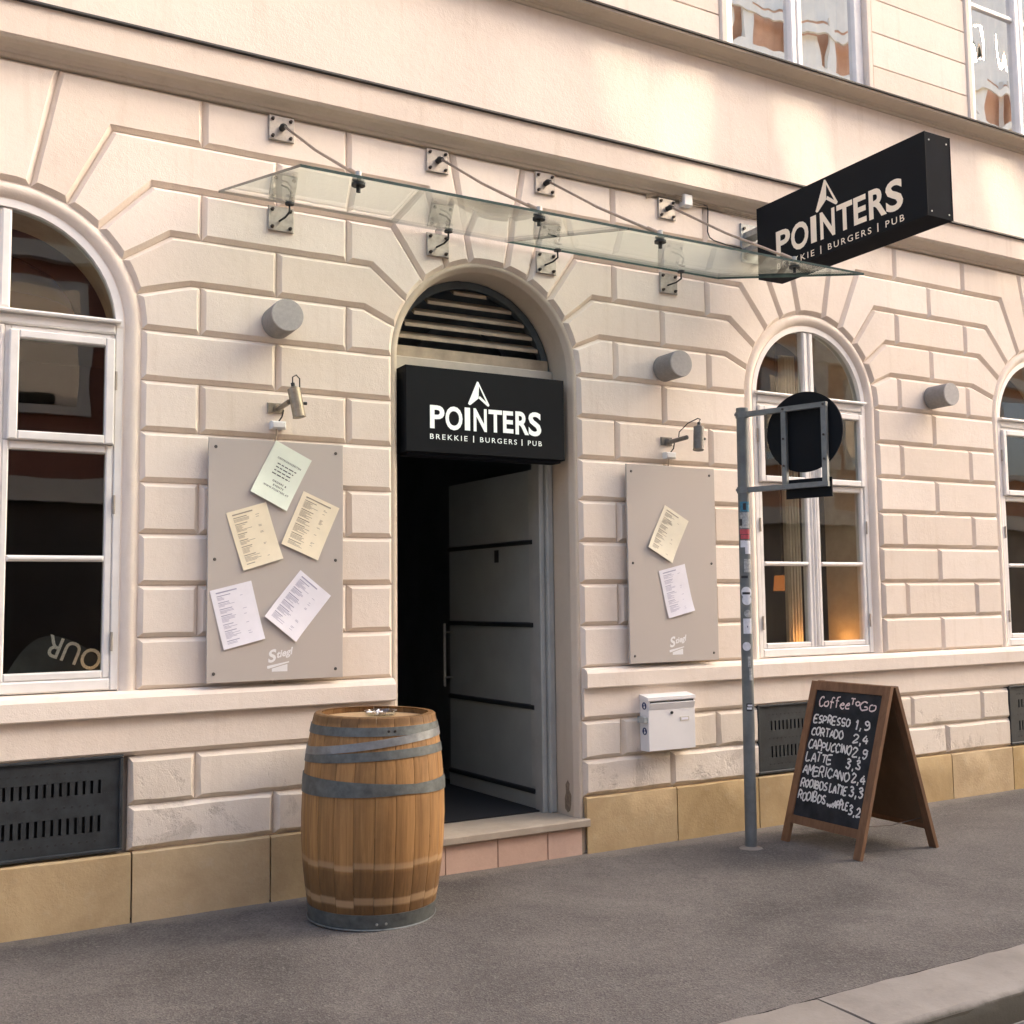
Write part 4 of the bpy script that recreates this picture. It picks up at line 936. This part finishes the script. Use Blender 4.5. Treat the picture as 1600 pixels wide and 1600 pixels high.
for i in range(n):
    pass
barbox(.268, .552, 2.045, 2.158, .020, .030, 'lower_plate', 'black_sign')
barbox(.272, .282, 2.16, 2.52, .0112, .024, 'sign_clip'); barbox(.523, .533, 2.16, 2.52, .0112, .024, 'sign_clip')
for s, z in ((.277, 2.40), (.277, 2.24), (.528, 2.40), (.528, 2.26), (.277, 2.577), (.528, 2.577)):
    q = dirx*s-nb*.018+Vector((0, 0, z)); MB().cyl(q, q-nb*.006, .007, n=8).build('bolt', 'bolt_dark', tp)
def sticker(z0, z1, a0, a1, mat, parent=tp, lift=.0010):
    m = MB(); n = 10; r = .0345+lift; v = []
    for i in range(n+1):
        t = a0+(a1-a0)*i/n
        for z in (z0, z1): v.append((r*math.cos(t), r*math.sin(t), z))
    return m.add(v, [(2*i, 2*i+2, 2*i+3, 2*i+1) for i in range(n)]).build('sticker', mat, parent, smooth=80)
def rsticker(zc, ac, rr, mat, lift=.0012):
    m = MB(); n = 24; r = .0345+lift; v = [(r*math.cos(ac), r*math.sin(ac), zc)]
    for ring in (.5, 1):
        for i in range(n):
            t = 2*math.pi*i/n; a = ac+ring*rr*math.cos(t)/r; v.append((r*math.cos(a), r*math.sin(a), zc+ring*rr*math.sin(t)))
    f = [(0, 1+i, 1+(i+1) % n) for i in range(n)]+[(1+i, 1+n+i, 1+n+(i+1) % n, 1+(i+1) % n) for i in range(n)]
    return m.add(v, f).build('sticker', mat, tp, smooth=80)
av = math.atan2(-4.945, -4.362)     # towards the viewer
sticker(1.985, 2.045, av-.75, av+1.0, 'sticker_blue'); sticker(1.995, 2.035, av-.2, av+.35, 'sticker_black', lift=.0016)
sticker(1.885, 1.98, av-.9, av+.9, 'sticker_worn'); sticker(1.90, 1.94, av-.9, av-.35, 'sticker_black', lift=.0016)
sticker(1.848, 1.878, av-.9, av+1.0, 'sticker_red'); sticker(1.818, 1.8475, av-.9, av+.9, 'sticker_black'); sticker(1.82, 1.845, av-.7, av+.9, 'sticker_red', lift=.0016)
sticker(1.73, 1.81, av+.05, av+1.1, 'sticker_white'); sticker(1.77, 1.812, av-.8, av+.05, 'sticker_white'); sticker(1.62, 1.70, av-.2, av+1.1, 'sticker_worn')
sticker(1.585, 1.60, av-.8, av+.4, 'sticker_black')
rsticker(1.50, av+.1, .034, 'sticker_white'); rsticker(1.455, av+.15, .030, 'sticker_white', .0014); sticker(1.488, 1.502, av-.6, av+.75, 'sticker_black', lift=.0020)
rsticker(1.375, av+.25, .022, 'sticker_worn'); sticker(1.255, 1.345, av-.55, av+.95, 'sticker_white'); sticker(1.292, 1.302, av+.1, av+.25, 'icon_blue', lift=.0016)
rsticker(1.18, av-.05, .026, 'sticker_white'); sticker(1.06, 1.12, av+.1, av+.6, 'sticker_worn'); sticker(.98, 1.05, av+.3, av+.9, 'sticker_worn')
sticker(.80, .845, av-.3, av+.75, 'sticker_black'); sticker(.81, .822, av-.2, av+.6, 'sticker_white', lift=.0016); sticker(.828, .838, av-.1, av+.7, 'sticker_white', lift=.0016)

# ------------------------------------------------------------------ chalkboard A-frame
af_ = empty('chalkboard_stand', 'wooden A-frame chalkboard listing coffee to go prices on the pavement', 'chalkboard', (4.97, -.66, 0))
def aframe_leaf(sgn, front):
    """leaf leaning from foot x=sgn*.31 to apex; local plane u (to viewer's right = -y), v up the slope"""
    foot = Vector((sgn*.312, .312, 0)); top = Vector((sgn*.018, .305, .945)); L = (top-foot).length
    V = (top-foot).normalized(); U = Vector((0, -1, 0)); N = U.cross(V).normalized()
    if N.x*sgn < 0: N = -N
    W_ = .622; o = Vector((sgn*.312, .312, 0))
    def slab(u0, u1, v0, v1, n0, n1, nm, mat, par):
        v = [o+U*a+V*b+N*c for c in (n0, n1) for a, b in ((u0, v0), (u1, v0), (u1, v1), (u0, v1))]
        return MB().add(v, [(0, 3, 2, 1), (4, 5, 6, 7), (0, 1, 5, 4), (1, 2, 6, 5), (2, 3, 7, 6), (3, 0, 4, 7)]).build(nm, mat, par)
    fr = slab(0, .052, 0.0, L, -.012, .012, 'leg', 'aframe_wood', af_); slab(W_-.052, W_, 0.0, L, -.012, .012, 'leg', 'aframe_wood', af_)
    slab(.0525, W_-.0525, L-.055, L-.001, -.0115, .0115, 'top_rail', 'aframe_wood', af_); slab(.0525, W_-.0525, .115, .165, -.0115, .0115, 'bottom_rail', 'aframe_wood', af_)
    pn = slab(.0525, W_-.0525, .1655, L-.0555, -.006, .004, 'board_panel', 'chalkboard', af_)
    slab(.045, W_-.045, .15, L-.045, -.0125, -.0165, 'backing_board', 'hardboard', af_)
    return o+U*.0525+V*.1655+N*.004, U, V, N, W_-.105, L-.0555-.1655, pn
GL = {
 'A': [[(0, 0), (.48, 1), (1, 0)], [(.2, .38), (.8, .38)]], 'B': [[(0, 0), (.02, 1), (.6, .95), (.75, .75), (.55, .55), (.05, .52)], [(.5, .54), (.85, .4), (.9, .2), (.65, .02), (0, 0)]],
 'C': [[(.95, .85), (.7, 1), (.35, .95), (.05, .6), (.05, .3), (.3, .02), (.65, 0), (.95, .18)]], 'D': [[(0, 0), (0, 1), (.55, .9), (.95, .5), (.6, .08), (0, 0)]],
 'E': [[(.95, 1), (.05, .95), (0, 0), (.95, .03)], [(.0, .52), (.75, .52)]], 'G': [[(.95, .85), (.6, 1), (.2, .85), (.02, .45), (.2, .08), (.6, 0), (.95, .2), (.95, .45), (.55, .45)]],
 'I': [[(.5, 1), (.5, 0)]], 'L': [[(.05, 1), (0, 0), (.95, .08)]], 'M': [[(0, 0), (.1, 1), (.5, .35), (.9, 1), (1, 0)]], 'N': [[(0, 0), (.05, 1), (.9, .02), (.95, 1)]],
 'O': [[(.5, 1), (.1, .8), (.02, .4), (.25, .03), (.6, 0), (.95, .3), (.9, .75), (.5, 1)]], 'P': [[(0, -.05), (.03, 1), (.65, .98), (.9, .75), (.7, .5), (.05, .45)]],
 'R': [[(0, 0), (.05, 1), (.65, .98), (.85, .75), (.6, .52), (.05, .5)], [(.4, .5), (.95, -.02)]], 'S': [[(.9, .9), (.5, 1), (.1, .8), (.3, .55), (.75, .42), (.9, .18), (.5, 0), (.05, .1)]],
 'T': [[(0, .95), (1, 1)], [(.5, .97), (.48, 0)]], 'U': [[(0, 1), (.05, .25), (.4, 0), (.8, .15), (.92, 1)]], 'W': [[(0, .8), (.25, 0), (.5, .55), (.75, 0), (1, .85)]], '/': [[(.8, 1), (.2, 0)]],
 'o': [[(.5, .6), (.1, .45), (.1, .15), (.45, 0), (.9, .15), (.9, .45), (.5, .6)]], 'f': [[(.95, .95), (.6, 1), (.4, .8), (.4, -.05)], [(.05, .55), (.85, .58)]], 'e': [[(.1, .3), (.85, .35), (.8, .55), (.45, .6), (.1, .4), (.1, .15), (.5, 0), (.9, .1)]],
 '1': [[(.1, .7), (.55, 1), (.5, 0)]], '2': [[(.1, .75), (.4, 1), (.8, .85), (.75, .55), (.1, .02), (.95, .05)]], '3': [[(.1, .9), (.5, 1), (.8, .8), (.4, .55), (.85, .35), (.6, .02), (.1, .1)]],
 '4': [[(.6, 1), (.1, .35), (.95, .4)], [(.7, .7), (.65, 0)]], '9': [[(.85, .75), (.5, 1), (.15, .8), (.25, .55), (.6, .5), (.85, .75), (.8, .2), (.5, 0), (.2, .08)]], ',': [[(.6, .08), (.4, -.22)]]}
def chalk(mb, txt, o, U, V, N, u0, u1, v0, h, wdt, slope=0.0, jit=.075):
    ws = [.45 if c in 'I1,/' else (.55 if c == ' ' else 1.0) for c in txt]; tot = sum(ws); x = u0
    for c, w_ in zip(txt, ws):
        cw = (u1-u0)*w_/tot
        if c in GL:
            sc = random.uniform(.88, 1.1); dy = random.uniform(-.06, .06)*h
            for st_ in GL[c]:
                # smooth the polyline
                q = [Vector((px+random.uniform(-jit, jit), py+random.uniform(-jit, jit))) for px, py in st_]; pts = []
                for i in range(len(q)-1):
                    a, b = q[max(i-1, 0)], q[i]; c_, d = q[i+1], q[min(i+2, len(q)-1)]
                    for k in range(4):
                        t = k/4; pts.append(.5*((2*b)+(c_-a)*t+(2*a-5*b+4*c_-d)*t*t+(3*b-a-3*c_+d)*t**3))
                pts.append(q[-1]); pts = [(x+cw*.06+p.x*cw*.84, v0+dy+p.y*h*sc+slope*(x-u0)) for p in pts]
                vv = []; ff = []
                for i, p in enumerate(pts):
                    a = Vector(pts[max(i-1, 0)]); b = Vector(pts[min(i+1, len(pts)-1)]); d = (b-a); d = d.normalized() if d.length > 1e-6 else Vector((1, 0)); nn = Vector((-d.y, d.x))*wdt*.5*random.uniform(.8, 1.2)
                    for s in (1, -1): vv.append(o+U*(p[0]+nn.x*s)+V*(p[1]+nn.y*s)+N*(.0008+random.uniform(0, .0003)))
                for i in range(len(pts)-1): ff.append((2*i, 2*i+2, 2*i+3, 2*i+1))
                mb.add(vv, ff)
        x += cw
o, U, V, N, bw, bh, pn = aframe_leaf(-1, True)
LINES = [('Coffee', .07, .56, .125, .085, 'chalk_pink'), ('To', .55, .70, .095, .055, 'chalk_pink'), ('Go', .70, .95, .125, .075, 'chalk_pink'),
 ('ESPRESSO', .04, .61, .262, .058, 'chalk'), ('1,9', .68, .92, .272, .070, 'chalk'), ('CORTADO', .04, .54, .362, .060, 'chalk'), ('2,4', .68, .92, .378, .062, 'chalk'),
 ('CAPPUCCINO', .03, .70, .470, .064, 'chalk'), ('2,9', .70, .95, .482, .068, 'chalk'), ('LATTE', .03, .44, .568, .072, 'chalk'), ('3,3', .64, .88, .576, .068, 'chalk'),
 ('AMERICANO', .02, .74, .672, .070, 'chalk'), ('2,4', .76, .98, .668, .066, 'chalk'), ('ROOIBOS', .03, .45, .772, .062, 'chalk'), ('LATTE', .48, .74, .778, .064, 'chalk'), ('3,3', .76, .98, .775, .074, 'chalk'),
 ('ROOIBOS', .02, .46, .872, .066, 'chalk'), ('W/', .48, .58, .884, .030, 'chalk'), ('APPLE', .58, .80, .884, .055, 'chalk'), ('3,2', .80, .99, .912, .072, 'chalk')]
for txt, a, b, vb, h, mt in LINES:
    m = MB(); chalk(m, txt, o, U, V, N, a*bw, b*bw, (1-vb)*bh, h*bh, .0098 if mt == 'chalk' else .0085); m.build('chalk_writing', mt, pn)
aframe_leaf(1, False)
m = MB(); m.cyl((0, .30, .935), (0, -.305, .935), .006, n=8); m.build('hinge_pin', 'bracket_steel', af_)
m = MB(); m.tube([(-.255, -.255, .17), (0, -.255, .155), (.255, -.255, .17)], .003, 6); m.build('stay_chain', 'bolt_dark', af_)

# ------------------------------------------------------------------ things seen through the windows
pl = empty('pendant_lamp', 'large gold dome pendant lamp glowing behind a window lunette', 'lamp', (.36, 1.0, 3.085))
MB().lathe([(.03, .27), (.16, .25), (.30, .17), (.38, .06), (.40, .0), (.394, .0), (.372, .06), (.29, .16), (.15, .24), (.03, .26)], n=40).build('shade', 'brass', pl, smooth=60)
MB().cyl((0, 0, .26), (0, 0, .72), .006, n=8).build('cord', 'cable_black', pl)
MB().lathe([(.001, .02), (.04, .03), (.055, .07), (.04, .11), (.001, .125)], n=20).build('bulb', 'lamp_glow', pl, smooth=60)
bn = MB(); n = 16; v = []
for i in range(n+1):
    for j in range(7):
        t = i/n; u = j/6; v.append((.42+.46*t, .36+.05*math.sin(t*5)+.06*u, 1.085+.24*u*(1-.75*(2*abs(t-.5))**2)+.015*math.sin(t*7)))
bn = bn.add(v, [(i*7+j, (i+1)*7+j, (i+1)*7+j+1, i*7+j+1) for i in range(n) for j in range(6)]).build('cloth_banner', 'banner_cloth', None, smooth=70)
tag(bn, 'dark cloth banner with upside down white letters on the inner window sill', 'banner')
m = MB(); U = Vector((-.93, 0, .36)).normalized(); V = Vector((-.36, -.12, -.93)).normalized(); 
text_on(m, 'OUR', (.835, .325, 1.195), U, V, 0, .265, -.048, .058, .008, lift=.002); m.build('white_lettering', 'chalk', bn)
# lamps inside the second window: lit strips on the inner sill and a far shade
def sill_lamp(x, y, lab, glow='lamp_glow_strong'):
    e = empty('sill_lamp', lab, 'lamp', (x, y, 1.081), 'small uplights on the inner window sill')
    MB().lathe([(.001, 0), (.028, 0), (.03, .03), (.026, .034), (.026, .03)], n=16).build('base', 'dark_metal', e, smooth=40)
    MB().lathe([(.001, .060), (.018, .058), (.022, .045), (.022, .0345)], n=16).build('bulb', glow, e)
emis('lamp_glow_strong', (1, .42, .12), 18)
wc = OPEN[2]['c']
post = MB(); post.bbox(5.40, 5.53, .30, .34, 1.085, 3.2, .01)
for k in range(4): post.bbox(5.412+k*.028, 5.432+k*.028, .290, .2995, 1.11, 3.18, .004)
ic = post.build('inner_casement', 'inner_wood', house)
sill_lamp(5.47, .20, 'small warm uplight at the foot of the inner post behind the traffic sign')
sill_lamp(5.80, .27, 'small warm uplight against the inner reveal behind the traffic sign')
sill_lamp(7.62, .30, 'small warm uplight in the arched window farthest along the wall')
sill_lamp(.80, .20, 'small warm uplight beside the cloth banner in the window', 'lamp_glow')
e = empty('table_lamp', 'orange lampshade glowing inside the room behind the traffic sign', 'lamp', (6.47, 1.5, 1.35))
MB().lathe([(.075, .17), (.062, .30), (.060, .30), (.073, .17)], n=28).build('shade', 'lamp_glow_soft', e, smooth=60)
MB().cyl((0, 0, .30), (0, 0, 2.3), .006, n=6).build('cord', 'cable_black', e)

# ------------------------------------------------------------------ the buildings across the street (reflected in the glass, they shade the facade)
def opposite(nm, lab, x0, x1, h, y=-14, brick='brick_red', shop='shopfront_paint'):
    e = empty(nm, lab, 'building', ((x0+x1)/2, y, 0)); ox, oy = (x0+x1)/2, y
    def B(name, mat, a, b, c, d, z0, z1): return MB().box(a-ox, b-ox, c-oy, d-oy, z0, z1).build(name, mat, e)
    B('wall', brick, x0, x1, y-6, y, 3.6, h); B('shopfront', shop, x0, x1, y-6, y+.05, -.1, 3.2)
    B('string_course', 'stone_trim_white', x0, x1, y-1, y+.25, 3.2, 3.6)
    for z in [4.3+3.6*k for k in range(int((h-4)/3.6))]: B('cornice_band', 'stone_trim_white', x0, x1, y, y+.22, z+3.0, z+3.3)
    x = x0+1.0
    while x < x1-1:
        B('pilaster', 'stone_trim_white', x, x+.55, y+.001, y+.16, 3.6, h-.5); B('capital', 'stone_trim_white', x-.1, x+.65, y+.001, y+.26, 4.6, 4.95)
        for z in [4.3+3.6*k for k in range(int((h-4)/3.6))]:
            wn_ = B('window', 'stone_trim_white', x+1.15, x+2.6, y+.001, y+.12, z+.35, z+2.7); MB().box(x+1.3-ox, x+2.45-ox, .121, .125, z+.5, z+2.55).build('pane', 'upper_glass', wn_)
        x += 2.9
    return e, ox, oy
opposite('brick_house', 'red brick house with white pilasters across the street, seen only in reflections', -30, 15.5, 12.4, brick='brick_dark')
YB = -14
e, ox, oy = opposite('brick_house', 'taller red brick house across the street with an added slit screen on top that shapes the sun, seen only in reflections', 15.6, 44, 16.4, shop='shop_stone')
for k in range(18): MB().box(15.9+k*1.45-ox, 16.35+k*1.45-ox, .17, .30, 13.3, 16.38).build('pilaster', 'stone_trim_white', e)
for z in (14.75, 15.85): MB().box(15.6-ox, 44-ox, .301, .36, z, z+.22).build('cornice_band', 'stone_trim_white', e)
# added screen, out of view: its leaning slits cut the sun into facade patches
kz = 14*SZ
def OX(X): return X+14*SX
gaps = [(3.86, 4.02, .20), (4.20, 4.36, -.05), (5.30, 5.46, .17), (7.44, 7.62, .15)]     # where the light falls on the wall: x0, x1, lean
z0, z1 = 16.4, 19.9
zg0, zg1 = 3.96+kz, 5.02+kz
def sun_screen(name, poly):
    MB().prism([(x-ox, z) for x, z in ccw(poly)], -.012, .012).build(name, 'stone_trim_white', e)
sun_screen('sun_screen_base', rect(15.6, 44, z0, zg0)); sun_screen('sun_screen_top', rect(15.6, 44, zg1, z1+.6))
xp = 15.6; lp = 0
for a, b, ln in gaps:
    sun_screen('sun_screen_slat', [(xp+lp, zg0), (OX(a)+ln, zg0), (OX(a)-ln, zg1), (xp-lp, zg1)]); xp = OX(b); lp = ln
sun_screen('sun_screen_slat', [(xp+lp, zg0), (44, zg0), (44, zg1), (xp-lp, zg1)])
structure(MB().box(-60, 80, -13.9, -11.2, -.1, .01).build('pavement', 'asphalt'))
